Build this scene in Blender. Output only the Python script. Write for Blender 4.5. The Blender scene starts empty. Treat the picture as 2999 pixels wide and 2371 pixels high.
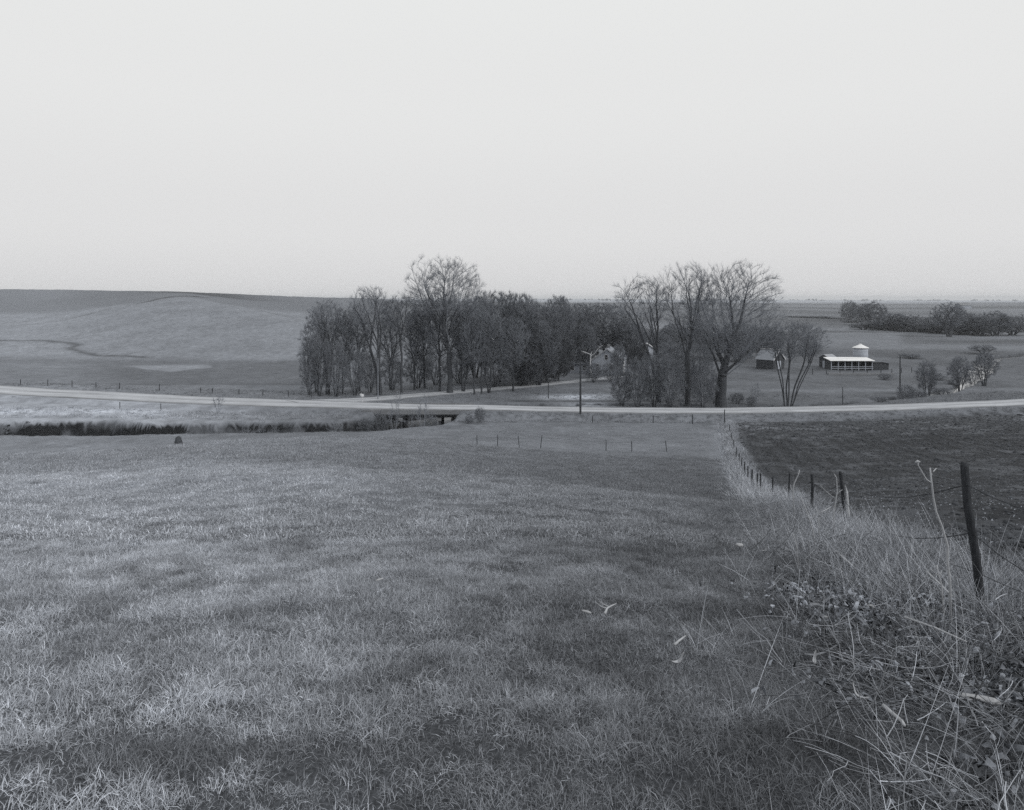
import bpy, math, random
import numpy as np
from mathutils import Vector, kdtree

R = math.radians
SC = bpy.context.scene
C = SC.collection

# ------------------------------------------------------------------ camera, world, sun, exposure
EYE = 20.0
F = 2000.0            # focal length in pixels of the 2999 px wide photograph
UC, HZ = 1499.5, 875.0
cam = bpy.data.cameras.new('camera')
cam_o = bpy.data.objects.new('camera', cam)
C.objects.link(cam_o)
cam_o.location = (0, 0, EYE)
cam_o.rotation_euler = (R(90), 0, 0)
cam.sensor_width = 36
cam.lens = 36 * F / 2999
cam.shift_y = -(1185.5 - HZ) / 2999
cam.clip_start = 0.05
cam.clip_end = 30000
SC.camera = cam_o

SUN_EL, SUN_AZ = 34, 118      # azimuth from +Y towards +X
w = bpy.data.worlds.new('World'); SC.world = w
w.use_nodes = True
nt = w.node_tree; nt.nodes.clear()
sky = nt.nodes.new('ShaderNodeTexSky'); sky.sky_type = 'NISHITA'; sky.sun_disc = False
sky.sun_elevation = R(SUN_EL); sky.sun_rotation = R(SUN_AZ)
sky.air_density = 1.0; sky.dust_density = 3.0
bw = nt.nodes.new('ShaderNodeRGBToBW')
nt.links.new(sky.outputs[0], bw.inputs[0])
# thin even overcast: a pale veil whose brightness depends on height above the horizon
tc = nt.nodes.new('ShaderNodeTexCoord'); sep = nt.nodes.new('ShaderNodeSeparateXYZ')
nt.links.new(tc.outputs['Generated'], sep.inputs[0])
ramp = nt.nodes.new('ShaderNodeValToRGB')
ramp.color_ramp.interpolation = 'EASE'
e = ramp.color_ramp.elements
e[0].position = 0.0; e[0].color = (.700, .700, .706, 1)
e[1].position = 0.45; e[1].color = (.825, .835, .830, 1)
m_ = e.new(0.10); m_.color = (.755, .756, .758, 1)
m_ = e.new(0.28); m_.color = (.805, .810, .807, 1)
nt.links.new(sep.outputs[2], ramp.inputs[0])
sc_ = nt.nodes.new('ShaderNodeVectorMath'); sc_.operation = 'SCALE'; sc_.inputs['Scale'].default_value = 10.0
nt.links.new(ramp.outputs[0], sc_.inputs[0])
mix = nt.nodes.new('ShaderNodeMix'); mix.data_type = 'RGBA'; mix.inputs[0].default_value = 0.97
nt.links.new(bw.outputs[0], mix.inputs[6]); nt.links.new(sc_.outputs[0], mix.inputs[7])
bg = nt.nodes.new('ShaderNodeBackground'); bg.inputs[1].default_value = 0.1
nt.links.new(mix.outputs[2], bg.inputs[0])
wo = nt.nodes.new('ShaderNodeOutputWorld'); nt.links.new(bg.outputs[0], wo.inputs[0])

sl = bpy.data.lights.new('sun', 'SUN'); sl.energy = 1.5; sl.angle = R(10); sl.color = (1, .985, .96)
so = bpy.data.objects.new('sun', sl); C.objects.link(so)
az, el = R(SUN_AZ), R(SUN_EL)
sd = Vector((math.sin(az) * math.cos(el), math.cos(az) * math.cos(el), math.sin(el)))
so.rotation_euler = (-sd).to_track_quat('-Z', 'Y').to_euler()
so.location = (30, -20, 60)

SC.view_settings.view_transform = 'Standard'
SC.view_settings.look = 'None'
SC.view_settings.exposure = 0
SC.view_settings.gamma = 1
SC.cycles.use_denoising = False     # keep twigs and blades crisp
SC.cycles.max_bounces = 4
SC.cycles.diffuse_bounces = 2
SC.cycles.volume_bounces = 0
SC.cycles.transparent_max_bounces = 4

TINT = np.array([.925, .99, 1.115])

# ------------------------------------------------------------------ helpers
rng = np.random.default_rng(187)
random.seed(187)

def _h(ix, iy, s):
    n = (ix.astype(np.int64) * 374761393 + iy.astype(np.int64) * 668265263 + s * 982451653) & 0xffffffff
    n = ((n ^ (n >> 13)) * 1274126177) & 0xffffffff
    n = (n ^ (n >> 16)) & 0xffffff
    return n / float(0xffffff)

def vnoise(x, y, s=0):
    x = np.asarray(x, float); y = np.asarray(y, float)
    ix = np.floor(x); iy = np.floor(y); fx = x - ix; fy = y - iy
    fx = fx * fx * (3 - 2 * fx); fy = fy * fy * (3 - 2 * fy)
    ix = ix.astype(np.int64); iy = iy.astype(np.int64)
    a = _h(ix, iy, s); b = _h(ix + 1, iy, s); c = _h(ix, iy + 1, s); d = _h(ix + 1, iy + 1, s)
    return (a * (1 - fx) + b * fx) * (1 - fy) + (c * (1 - fx) + d * fx) * fy

def fbm(x, y, o=4, s=0):
    r = 0; a = .5; t = 0
    for k in range(o):
        r = r + a * vnoise(x, y, s + k * 17); t += a; a *= .55
        x = x * 2.03 + 13.7; y = y * 2.03 - 7.1
    return r / t          # 0..1

def ss(a, b, x):
    t = np.clip((np.asarray(x, float) - a) / (b - a), 0, 1)
    return t * t * (3 - 2 * t)

def polydist(x, y, P):
    x = np.asarray(x, float); y = np.asarray(y, float)
    best = np.full(x.shape, 1e9); par = np.zeros(x.shape); side = np.zeros(x.shape)
    for i in range(len(P) - 1):
        ax, ay = P[i][:2]; bx, by = P[i + 1][:2]
        dx, dy = bx - ax, by - ay
        t = np.clip(((x - ax) * dx + (y - ay) * dy) / (dx * dx + dy * dy), 0, 1)
        d = np.hypot(x - ax - t * dx, y - ay - t * dy)
        m = d < best
        best = np.where(m, d, best); par = np.where(m, i + t, par)
        side = np.where(m, np.sign(dx * (y - ay) - dy * (x - ax)), side)
    return best, par, side

# ------------------------------------------------------------------ terrain
COL = {
 -900: [(20,-5.4),(30,-7.4),(40,-9.3),(55,-12.4),(66,-15.4),(75,-16.9),(88,-17.4),(97,-17.2),(120,-15.6),(135,-15.8),(190,-15.5),(230,-13.8),(300,-9),(340,-11),(420,-4),(520,9),(640,8),(1000,4),(8000,-30)],
 140: [(20,-5.4),(30,-7.45),(40,-9.4),(55,-12.4),(66,-15.5),(75,-17.0),(88,-17.4),(97,-17.2),(120,-16.2),(135,-16.7),(190,-16.3),(230,-14.4),(300,-10.5),(340,-13.5),(420,-5),(520,7.7),(640,7),(1000,2),(8000,-30)],
 365: [(20,-5.35),(30,-7.3),(40,-9.2),(55,-12.0),(66,-15.1),(75,-16.8),(88,-17.3),(97,-17.3),(120,-16.6),(135,-17.2),(190,-17.2),(240,-12.8),(290,-6.6),(330,-2.6),(370,-4.5),(420,-.2),(520,6.5),(640,6),(1000,1),(8000,-30)],
 540: [(20,-5.3),(30,-7.15),(40,-9.0),(55,-11.7),(66,-14.8),(75,-16.5),(88,-17.3),(97,-17.4),(120,-17.1),(135,-17.7),(190,-17.6),(250,-10.6),(300,-4.4),(350,1.6),(400,2.2),(520,5.9),(640,5),(1000,1),(8000,-30)],
 700: [(20,-5.2),(30,-7.0),(40,-8.8),(55,-11.3),(66,-14.4),(75,-16.2),(88,-17.2),(97,-17.6),(120,-17.4),(135,-17.9),(190,-17.8),(250,-12),(290,-6.5),(325,-2.8),(370,-5.5),(440,-2.2),(560,4.3),(700,3.5),(1000,0),(8000,-30)],
 935: [(20,-5.2),(30,-7.0),(40,-8.85),(50,-10.6),(60,-12.1),(70,-14.4),(80,-16.4),(90,-17.4),(100,-17.6),(120,-17.9),(135,-18.2),(190,-18.0),(240,-13.5),(280,-9.2),(330,-12),(450,-5.6),(600,1.5),(760,1.5),(1000,0),(3000,-10),(8000,-20)],
 1080: [(20,-5.3),(30,-7.1),(40,-9.0),(50,-10.8),(62,-12.45),(70,-14.3),(80,-16.3),(90,-17.7),(100,-18.0),(120,-18.2),(135,-18.3),(190,-18.2),(250,-15),(400,-12),(500,-6.5),(700,1),(1000,1),(3000,-6),(8000,5)],
 1350: [(20,-5.5),(30,-7.4),(40,-9.5),(50,-11.35),(62,-13.15),(75,-15.85),(90,-17.6),(100,-18.3),(120,-18.5),(135,-18.35),(190,-18.2),(250,-17),(400,-15),(600,-11),(1000,-6),(3000,-3),(8000,4)],
 1540: [(20,-5.6),(30,-7.7),(40,-9.9),(50,-11.9),(62,-13.8),(70,-15.0),(80,-16.4),(90,-17.5),(100,-18.1),(120,-18.5),(145,-18.35),(190,-17.8),(250,-17),(400,-15.5),(800,-12),(1500,-9.5),(3000,-5),(8000,4)],
 1800: [(20,-5.8),(30,-8.2),(40,-10.5),(50,-12.6),(62,-14.6),(70,-15.5),(80,-16.6),(90,-17.6),(100,-18.2),(120,-18.7),(145,-18.4),(160,-18.0),(200,-17.2),(250,-17),(400,-15.5),(800,-12),(1500,-9.5),(3000,-7),(8000,-4)],
 2123: [(20,-6.1),(30,-8.8),(40,-11.2),(50,-13.1),(62,-14.9),(80,-16.9),(98,-18.1),(120,-19.0),(150,-18.9),(200,-18.8),(300,-18.5),(400,-17.5),(800,-14),(1500,-11),(3000,-9),(8000,-10)],
 2500: [(20,-6.2),(30,-8.8),(40,-11.0),(50,-12.9),(62,-14.7),(80,-16.6),(98,-17.7),(125,-19.2),(150,-18.9),(200,-18.8),(240,-18.0),(300,-18.0),(360,-17.5),(450,-18.2),(700,-17.5),(1200,-15),(2000,-11),(3500,-9),(8000,-12)],
 2885: [(20,-6.1),(30,-8.5),(40,-10.6),(50,-12.4),(62,-14.0),(80,-15.7),(98,-16.8),(120,-17.8),(150,-18.9),(200,-18.8),(240,-18.4),(300,-18.2),(450,-18.2),(700,-17.5),(1200,-14.5),(2000,-10),(3500,-9.5),(8000,-18)],
 3900: [(20,-6.0),(30,-8.2),(40,-10.0),(50,-11.6),(62,-13.0),(80,-14.6),(98,-15.6),(120,-16.4),(150,-18.0),(200,-18.6),(300,-18.2),(450,-18.2),(700,-17.5),(1200,-14.5),(2000,-10),(3500,-9.5),(8000,-18)],
}
COMMON = [(1,-1.67),(3,-2.0),(6,-2.62),(10,-3.45)]
LY = np.linspace(math.log(1.0), math.log(8200), 420)
us = sorted(COL)
tab = []
for u in us:
    pts = COMMON + COL[u]
    if u >= 2000: pts = [(1,-1.67),(3,-2.0),(6,-2.72),(10,-3.6)] + COL[u]
    a = np.array(pts)
    tab.append(np.interp(LY, np.log(a[:, 0]), a[:, 1]))
tab = np.array(tab)
UG = np.linspace(-900, 3900, 401)
T = np.array([np.interp(UG, us, tab[:, j]) for j in range(tab.shape[1])]).T    # [u, y]
def smooth1(A, n, axis):
    k = np.hanning(n + 2)[1:-1]; k /= k.sum()
    pad = [(0, 0), (0, 0)]; pad[axis] = (n // 2, n // 2)
    B = np.pad(A, pad, mode='edge')
    return np.apply_along_axis(lambda v: np.convolve(v, k, 'valid'), axis, B)
T = smooth1(T, 7, 1); T = smooth1(T, 17, 0)

def base_h(x, y):
    u = UC + F * x / np.maximum(y, 6)
    gi = np.clip((u - UG[0]) / (UG[1] - UG[0]), 0, len(UG) - 1.001)
    gj = np.clip((np.log(np.maximum(y, 1)) - LY[0]) / (LY[1] - LY[0]), 0, len(LY) - 1.001)
    i = gi.astype(int); j = gj.astype(int); a = gi - i; b = gj - j
    z = (T[i, j] * (1 - a) + T[i + 1, j] * a) * (1 - b) + (T[i, j + 1] * (1 - a) + T[i + 1, j + 1] * a) * b
    return z + np.where(y < 1, (1 - y) * .1, 0)

def P3(px, py, Y):       # a point seen at px,py from the camera at depth Y
    return ((px - UC) / F * Y, Y, EYE - (py - HZ) / F * Y)

# road centrelines: x, y, z (relative to the eye), half width
def rp(px, py, Y, hw): return ((px - UC) / F * Y, Y, -(py - HZ) / F * Y, hw)
ROAD = [rp(-900,1075,132,4.0), rp(-300,1122,124,3.9), rp(140,1150,118,3.8), rp(340,1160,116,3.8), rp(540,1171,114,3.7), rp(800,1180,112,3.5), rp(1000,1186,110.5,3.2),
        rp(1200,1192,109,2.6), rp(1400,1193.5,108.5,2.5), rp(1600,1198.5,108,2.4), rp(1800,1202,108,2.5), rp(2123,1203.5,108,2.7), rp(2400,1199,107.5,2.7), rp(2650,1192.5,107,2.7), rp(2885,1183,106,2.7), rp(3400,1160,104,2.8), rp(4200,1120,102,2.9)]
LANE = [rp(860,1178,112.5,3.4), rp(960,1176,117,3.1), rp(1100,1168,124,2.5), rp(1280,1152.5,132,2.2), rp(1400,1143,137.5,2.1), rp(1550,1130,144.5,1.9), rp(1690,1116,152,1.8), rp(1800,1104,158,1.6), rp(1900,1096,164,1.5)]
CREEK = [(-260,96),(-160,91.5),(-110,92.5),(-78,91.5),(-66,92.6),(-50,91.8),(-38,93),(-28,93.5),(-21,96.5),(-16.5,102),(-15.3,109),(-12,115.5),(-4,119),(14,121),(30,121),(46,121.5),(60,125),(74,130.5),(85,136.6),(98.6,149),(116.5,172),(150,215),(240,270)]
CHW = [4.1,4.1,4.1,4.1,4.1,4.1,4.1,4.1,4.3,5.6,6.9,4.0,1.8,1.5,1.4,1.4,1.5,1.6,2.3,1.5,3.0,3.2,4]
CBED = [-21.2]*11 + [-21.0,-20.3,-19.9,-19.9,-19.9,-20.1,-20.1,-20.1,-20.1,-20.1,-20.1,-20.1]
CWAT = [-20.75]*11 + [-20.6,-20.1,-19.8,-19.8,-19.8,-19.75,-19.65,-19.62,-19.6,-19.6,-19.6,-19.6]
FX, FS = 2.55, .29     # fence line: x = FX + FS*y
def fence_x(y): return FX + FS * np.asarray(y, float)

def height(x, y, micro=True):
    x = np.asarray(x, float); y = np.asarray(y, float)
    sh = x.shape; x = np.atleast_1d(x).ravel(); y = np.atleast_1d(y).ravel()
    z = base_h(x, y)
    if micro:
        # gentle swells everywhere
        z = z + (fbm(x / 11, y / 11, 2, 5) - .5) * .22 * ss(4, 20, y) * (1 - ss(80, 90, y) * (1 - ss(130, 160, y)))
        near = (y < 120)
        plow = near & (x > fence_x(y) + .6) & (y < 104)
        hum = (fbm(x / .6, y / .6, 2, 11) - .5) * (.07 + .09 * ss(8, 14, y))
        z = z + np.where(near & ~plow, hum, 0)
        if plow.any():
            fur = np.sin((x - .29 * y) * 2 * math.pi / .95 + 2.5 * vnoise(x / 3, y / 3, 3))
            cl = (fbm(x / .22, y / .22, 3, 23) - .5) * np.where(y > 22, .35, 1)
            z = z + np.where(plow, fur * .03 + cl * .16 - .05, 0)
        mid = (y > 120)
        z = z + np.where(mid, (fbm(x / 7, y / 7, 3, 31) - .5) * .7 * ss(120, 170, y) * (1 - .3 * ss(600, 1500, y)), 0)
        z = z + np.where(y > 700, (fbm(x / 260, y / 260, 3, 41) - .5) * 9 * ss(700, 2500, y), 0)
    # roads
    for PTS in (LANE, ROAD):
        m = (y > 85) & (y < 190)
        if m.any():
            xm, ym = x[m], y[m]
            d, par, side = polydist(xm, ym, PTS)
            idx = np.arange(len(PTS)); A = np.array(PTS)
            rz = np.interp(par, idx, A[:, 2]); hw = np.interp(par, idx, A[:, 3])
            wgt = 1 - ss(0, 1, (d - hw - .5) / 3.2)
            if PTS is ROAD:
                # shallow ditch on the near side
                z[m] = z[m] - .25 * np.exp(-((d - hw - 3.0) / 1.0) ** 2)
            z[m] = z[m] * (1 - wgt) + rz * wgt
    # creek
    m = (y > 78) & (y < 300)
    if m.any():
        xm, ym = x[m], y[m]
        wob = (fbm(xm / 5, ym / 5, 3, 51) - .5) * 3.0 + (fbm(xm / 1.3, ym / 1.3, 2, 52) - .5) * .9
        d, par, side = polydist(xm, ym, CREEK)
        nb = (ym < 108) & (side < 0)
        hw = np.interp(par, np.arange(len(CHW)), CHW); hw = hw + np.where(nb, .3, 1.0) * wob * .26 * np.minimum(hw, 4)
        soft = np.where(nb, 2.2, 1.0) * np.where(par > 11, .8, 1)
        c = 1 - ss(-.1, 1, (d - hw + .6) / soft)
        bed = np.interp(par, np.arange(len(CBED)), CBED) + (fbm(xm / 2, ym / 2, 2, 53) - .5) * .4
        z[m] = z[m] * (1 - c) + np.minimum(z[m], bed) * c
        # slumped grassy lumps on the far bank
    z = z + EYE
    return z.reshape(sh)

def hz(x, y): return float(height(np.array([x]), np.array([y]))[0])

def ground_at(px, py):   # where the sight line through a pixel meets the ground
    Y = np.concatenate([np.arange(1.5, 30, .03), np.arange(30, 200, .2)])
    X = (px - UC) / F * Y
    z = height(X, Y); zl = EYE - (py - HZ) / F * Y
    k = np.argmax(zl <= z)
    return float(X[k]), float(Y[k]), float(z[k])

def link_mesh(name, me, mat=None, parent=None):
    o = bpy.data.objects.new(name, me); C.objects.link(o)
    if mat: me.materials.append(mat)
    if parent: o.parent = parent
    return o

def mesh_np(name, V, Fc, smooth=False):
    """V: (n,3); Fc: list of arrays of faces (m,k) with different k"""
    me = bpy.data.meshes.new(name)
    V = np.asarray(V, dtype=np.float32)
    me.vertices.add(len(V)); me.vertices.foreach_set('co', V.ravel())
    if not isinstance(Fc, (list, tuple)): Fc = [Fc]
    Fc = [f for f in Fc if len(f)]
    nl = sum(f.size for f in Fc); nf = sum(len(f) for f in Fc)
    me.loops.add(nl); me.polygons.add(nf)
    me.loops.foreach_set('vertex_index', np.concatenate([f.ravel() for f in Fc]).astype(np.int32))
    tot = np.concatenate([np.full(len(f), f.shape[1]) for f in Fc]).astype(np.int32)
    st = np.concatenate([[0], np.cumsum(tot)[:-1]]).astype(np.int32)
    me.polygons.foreach_set('loop_start', st); me.polygons.foreach_set('loop_total', tot)
    if smooth: me.polygons.foreach_set('use_smooth', np.ones(nf, dtype=bool))
    me.update(calc_edges=True); me.validate()
    return me

def tag(o, label=None, cat=None, group=None, kind=None):
    if label: o['label'] = label
    if cat: o['category'] = cat
    if group: o['group'] = group
    if kind: o['kind'] = kind
    return o

def empty(name, loc, label, cat, group=None, rz=0):
    o = bpy.data.objects.new(name, None); C.objects.link(o)
    o.location = loc; o.rotation_euler = (0, 0, rz); o.empty_display_size = .2
    return tag(o, label, cat, group)

# ------------------------------------------------------------------ materials
def col(v, k=1.0):       # grey value with the print's cool cast
    c = 1 + (TINT - 1) * k
    return (float(v * c[0]), float(v * c[1]), float(v * c[2]), 1)

def mat_noise(name, v, var=.3, scale=4, rough=.9, bump=.0, attr=None, attr_type='GEOMETRY', spec=.1, k=1.0, scale2=None, detail=6, stretch=None, fine=None):
    m = bpy.data.materials.new(name); m.use_nodes = True
    n = m.node_tree; L = n.links; b = n.nodes['Principled BSDF']
    b.inputs['Roughness'].default_value = rough
    b.inputs['Specular IOR Level'].default_value = spec
    tc = n.nodes.new('ShaderNodeTexCoord')
    src = tc.outputs['Object']
    if stretch:
        mp = n.nodes.new('ShaderNodeMapping'); mp.inputs['Scale'].default_value = stretch
        L.new(src, mp.inputs[0]); src = mp.outputs[0]
    nz = n.nodes.new('ShaderNodeTexNoise'); nz.inputs['Scale'].default_value = scale; nz.inputs['Detail'].default_value = detail
    nz.inputs['Roughness'].default_value = .65
    L.new(src, nz.inputs['Vector'])
    mr = n.nodes.new('ShaderNodeMapRange'); mr.inputs[1].default_value = .25; mr.inputs[2].default_value = .75
    mr.inputs[3].default_value = 1 - var; mr.inputs[4].default_value = 1 + var
    mr.clamp = False
    L.new(nz.outputs[0], mr.inputs[0])
    cur = mr.outputs[0]
    if fine:
        nz2 = n.nodes.new('ShaderNodeTexNoise'); nz2.inputs['Scale'].default_value = fine[0]; nz2.inputs['Detail'].default_value = 4
        L.new(src, nz2.inputs['Vector'])
        mr2 = n.nodes.new('ShaderNodeMapRange'); mr2.inputs[1].default_value = .25; mr2.inputs[2].default_value = .75
        mr2.inputs[3].default_value = 1 - fine[1]; mr2.inputs[4].default_value = 1 + fine[1]; mr2.clamp = False
        L.new(nz2.outputs[0], mr2.inputs[0])
        mm = n.nodes.new('ShaderNodeMath'); mm.operation = 'MULTIPLY'
        L.new(cur, mm.inputs[0]); L.new(mr2.outputs[0], mm.inputs[1]); cur = mm.outputs[0]
    for a, t in (attr or []):
        at = n.nodes.new('ShaderNodeAttribute'); at.attribute_name = a; at.attribute_type = t
        mm = n.nodes.new('ShaderNodeMath'); mm.operation = 'MULTIPLY'
        L.new(cur, mm.inputs[0]); L.new(at.outputs['Fac'], mm.inputs[1]); cur = mm.outputs[0]
    mx = n.nodes.new('ShaderNodeMath'); mx.operation = 'MAXIMUM'; mx.inputs[1].default_value = .0
    L.new(cur, mx.inputs[0])
    vm = n.nodes.new('ShaderNodeVectorMath'); vm.operation = 'SCALE'
    vm.inputs[0].default_value = col(v, k)[:3]
    L.new(mx.outputs[0], vm.inputs['Scale'])
    L.new(vm.outputs[0], b.inputs['Base Color'])
    if bump:
        bp = n.nodes.new('ShaderNodeBump'); bp.inputs['Strength'].default_value = bump; bp.inputs['Distance'].default_value = .05
        L.new(nz.outputs[0], bp.inputs['Height']); L.new(bp.outputs[0], b.inputs['Normal'])
    return m

M = {}
M['ground'] = mat_noise('ground_cover', 1.0, .22, 1.1, attr=[('alb', 'GEOMETRY')], bump=.8, fine=(40, .55), detail=10)
M['gravel'] = mat_noise('pale_gravel', .37, .18, .35, bump=.2, k=.6, fine=(2.5, .15), stretch=(.25, 2.2, 1), attr=[('track', 'GEOMETRY')])
M['water'] = mat_noise('creek_water', .30, .1, .3, rough=.08, spec=.9, k=.3)
M['bark'] = mat_noise('dark_bark', .065, .35, 3, bump=.4)
M['twig'] = mat_noise('bare_twigs', .20, .25, .6)
M['twig_dense'] = mat_noise('dense_twigs', .185, .3, .5)
M['evergreen'] = mat_noise('dark_needles', .11, .35, .9)
M['pale_twig'] = mat_noise('pale_twigs', .26, .2, 2)
M['dead_wood'] = mat_noise('bleached_wood', .50, .15, 5, k=.4)
M['post'] = mat_noise('weathered_post', .045, .5, 14, bump=.5, stretch=(3, 3, .5))
M['pole'] = mat_noise('creosoted_pole', .05, .3, 3)
M['pole_pale'] = mat_noise('weathered_pole', .22, .2, 3)
M['wire'] = mat_noise('rusty_wire', .05, .3, 10)
M['grass'] = mat_noise('dry_grass', 1.0, .12, 3, attr=[('tone', 'INSTANCER'), ('bt', 'GEOMETRY')], spec=.12, rough=.75, k=.85)
M['weed'] = mat_noise('dry_weeds', 1.0, .12, 3, attr=[('tone', 'INSTANCER'), ('bt', 'GEOMETRY')], spec=.12, rough=.7, k=.8)
M['stalk'] = mat_noise('bleached_stalk', .38, .18, 12, k=.5, rough=.7)
M['husk'] = mat_noise('bleached_husk', .36, .2, 25, k=.5, rough=.7)
M['stone'] = mat_noise('pale_stone', .36, .2, 14, bump=.4, k=.4)
M['metal_roof'] = mat_noise('bright_tin_roof', .72, .14, 1.5, rough=.5, spec=.4, k=.1)
M['white_wall'] = mat_noise('white_boards', .62, .12, 1.5, k=.3)
M['grey_wall'] = mat_noise('grey_boards', .38, .2, 1.5, stretch=(4, 4, .5))
M['shingle'] = mat_noise('grey_shingles', .24, .18, 3)
M['dark_wall'] = mat_noise('dark_boards', .06, .3, 2, stretch=(5, 5, .5))
M['glass'] = mat_noise('dark_window_glass', .03, .1, 2, rough=.1, spec=.6)
M['trim'] = mat_noise('white_trim', .6, .08, 2, k=.3)
M['grey_trim'] = mat_noise('grey_trim', .32, .1, 2, k=.6)
M['concrete'] = mat_noise('grey_concrete', .2, .25, 1.5, bump=.2, k=.6, fine=(8, .1))
M['grey_wood'] = mat_noise('grey_wood', .20, .3, 30, k=.8, bump=.3)
M['rust'] = mat_noise('rusty_metal', .12, .3, 20)
M['clod'] = mat_noise('dry_clods', 1.0, .2, 9, attr=[('tone', 'INSTANCER')], bump=.3)

# ------------------------------------------------------------------ ground sheet
def albedo(x, y):
    u = UC + F * x / np.maximum(y, 6)
    zb = height(x, y, micro=False) - EYE
    v = HZ - F * zb / np.maximum(y, 1)       # image row of the smooth ground: used only to lay out field patches
    n1 = fbm(x / 14, y / 14, 4, 71); n2 = fbm(x / 2.2, y / 2.2, 4, 72); n3 = fbm(x / 60, y / 60, 3, 73)
    # near pasture
    A = .245 - .125 * ss(300, 2000, u) + .02 * ss(10, 40, y)
    A = A * (.45 + .7 * n2 + .4 * n1)
    A = np.where(y < 22, A * (.38 + .62 * ss(8, 22, y)), A)
    # beyond the brow: meadow
    Bm = (.160 + .045 * ss(900, 200, u)) * (.45 + .6 * n1 + .5 * n2)
    pale = np.exp(-(((u - 1940) / 95) ** 2 + ((v - 1244) / 4.5) ** 2))
    Bm = Bm * (1 + 1.1 * pale * (.5 + n2))
    k = ss(64, 78, y)
    A = A * (1 - k) + Bm * k
    # ungrazed bank between creek and road
    k = ss(93, 96, y)
    Bk = (.30 - .14 * ss(350, 1000, u) ) * (.6 + .8 * n2)
    pl = np.exp(-((v - 1205) / 9) ** 2) * (1 - ss(200, 700, u))
    Bk = Bk * (1 + .55 * pl)
    A = A * (1 - k) + Bk * k
    # beyond the road
    k = ss(116, 119, y)
    Cf = (.125 + .05 * (1 - ss(150, 420, u))) * (.55 + .4 * n1 + .5 * n2)                # left low field
    tri = ss(1066, 1072, v) * (1 - ss(1072 + 14 * np.clip(1 - np.abs(u - 500) / 120, 0, 1), 1076 + 14 * np.clip(1 - np.abs(u - 500) / 120, 0, 1), v)) * ss(340, 420, u) * (1 - ss(615, 622, u))
    Cf = Cf * (1 + .75 * tri)
    Cf = np.where(v > 1128, Cf * 1.35, Cf)
    # bottom between road and lane, farmstead
    Cc = (.155) * (.4 + .7 * n1 + .5 * n2)
    pt = np.exp(-(((u - 1690) / 110) ** 2 + ((v - 1162) / 8) ** 2)) + .8 * np.exp(-(((u - 1720) / 60) ** 2 + ((v - 1184) / 5) ** 2))
    Cc = Cc * (1 + 2.2 * pt)
    dk = np.exp(-((v - 1174) / 3.0) ** 2) * ss(1450, 1550, u)
    Cc = Cc * (1 - .5 * dk)
    Cr = (.115) * (.4 + .7 * n1 + .5 * n2)
    Cr = Cr * (1 + .35 * np.exp(-((v - 1142) / 6) ** 2))
    B = Cf * (1 - ss(880, 1060, u)) + Cc * ss(880, 1060, u)
    B = B * (1 - ss(1850, 2050, u)) + Cr * ss(1850, 2050, u)
    A = A * (1 - k) + B * k
    # hillside on the left
    hs = (.205) * (.5 + .65 * fbm(x / 1.0, y / 1.8, 4, 76) + .35 * fbm(x / 9, y / 14, 3, 75))
    hs = hs * (1 + .2 * (1 - ss(140, 500, u)))
    k = ss(1062, 1050, v) * (1 - ss(900, 1000, u)) * ss(180, 200, y)
    A = A * (1 - k) + hs * k
    # skyline hill
    k = ss(372, 400, y) * (1 - ss(1000, 1100, u))
    sh = .185 * (.85 + .3 * n3) * (.85 + .15 * ss(300, 140, u))
    dkb = ss(460, 480, y) * np.exp(-((u - 600) / 150) ** 2)
    sh = sh * (1 - .55 * dkb)
    A = A * (1 - k) + sh * k
    # far country in the middle and on the right: strips of fields
    k = ss(205, 260, y) * ss(1000, 1150, u)
    strip = vnoise(u / 420 + 5, np.log(np.maximum(y, 1)) * 9, 77)
    fr = (.065 + .12 * strip) * (.6 + .4 * n1 + .4 * n2)
    palefield = ss(2330, 2430, u) * (1 - ss(2620, 2660, u)) * ss(240, 262, y) * (1 - ss(350, 365, y))
    fr = fr * (1 - palefield) + .165 * (.7 + .3 * n1 + .3 * n2) * palefield
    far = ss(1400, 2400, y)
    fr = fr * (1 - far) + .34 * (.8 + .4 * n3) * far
    A = A * (1 - k) + fr * k
    # gullies (bare soil lines) on the hill
    def line(P, wd, dark, A):
        Q = []
        for (px, py, Y) in P: Q.append(((px - UC) / F * Y, Y))
        m = (y > 150) & (y < 620) & (u < 1200)
        d = np.full(x.shape, 1e9)
        if m.any(): d[m] = polydist(x[m], y[m], Q)[0]
        return A * (1 - dark * np.exp(-(d / wd) ** 2))
    A = line([(-300, 975, 236), (140, 990, 232), (190, 1002, 226), (230, 1012, 220), (205, 1025, 213), (212, 1040, 207), (280, 1056, 198), (420, 1062, 195)], 1.6, .55, A)
    A = line([(-300, 985, 320), (140, 945, 322), (260, 918, 345), (365, 893, 360), (490, 868, 395), (590, 862, 430)], 4.5, .65, A)
    A = line([(674, 893, 345), (935, 945, 300)], 3.0, .35, A)
    # creek banks: bare dark soil
    m = (y > 80) & (y < 300)
    d = np.full(x.shape, 1e9); pr = np.zeros(x.shape); d[m], pr[m], _ = polydist(x[m], y[m], CREEK)
    hwc = np.interp(pr, np.arange(len(CHW)), CHW)
    zz = height(x, y) - EYE
    edge = base_h(x, y) - .28 - .5 * (fbm(x / 1.4, zz / .5 + y / 3, 3, 83) - .3)
    bare = (1 - ss(hwc + 1.2, hwc + 2.4, d)) * ss(0, -.08, zz - edge)
    tuft = ss(.60, .68, fbm(x / 4.5, zz / 2.2, 3, 81))
    A = A * (1 - bare) + (np.where(pr > 11, .055, .022) + .10 * tuft * (.4 + n2)) * bare
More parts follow.
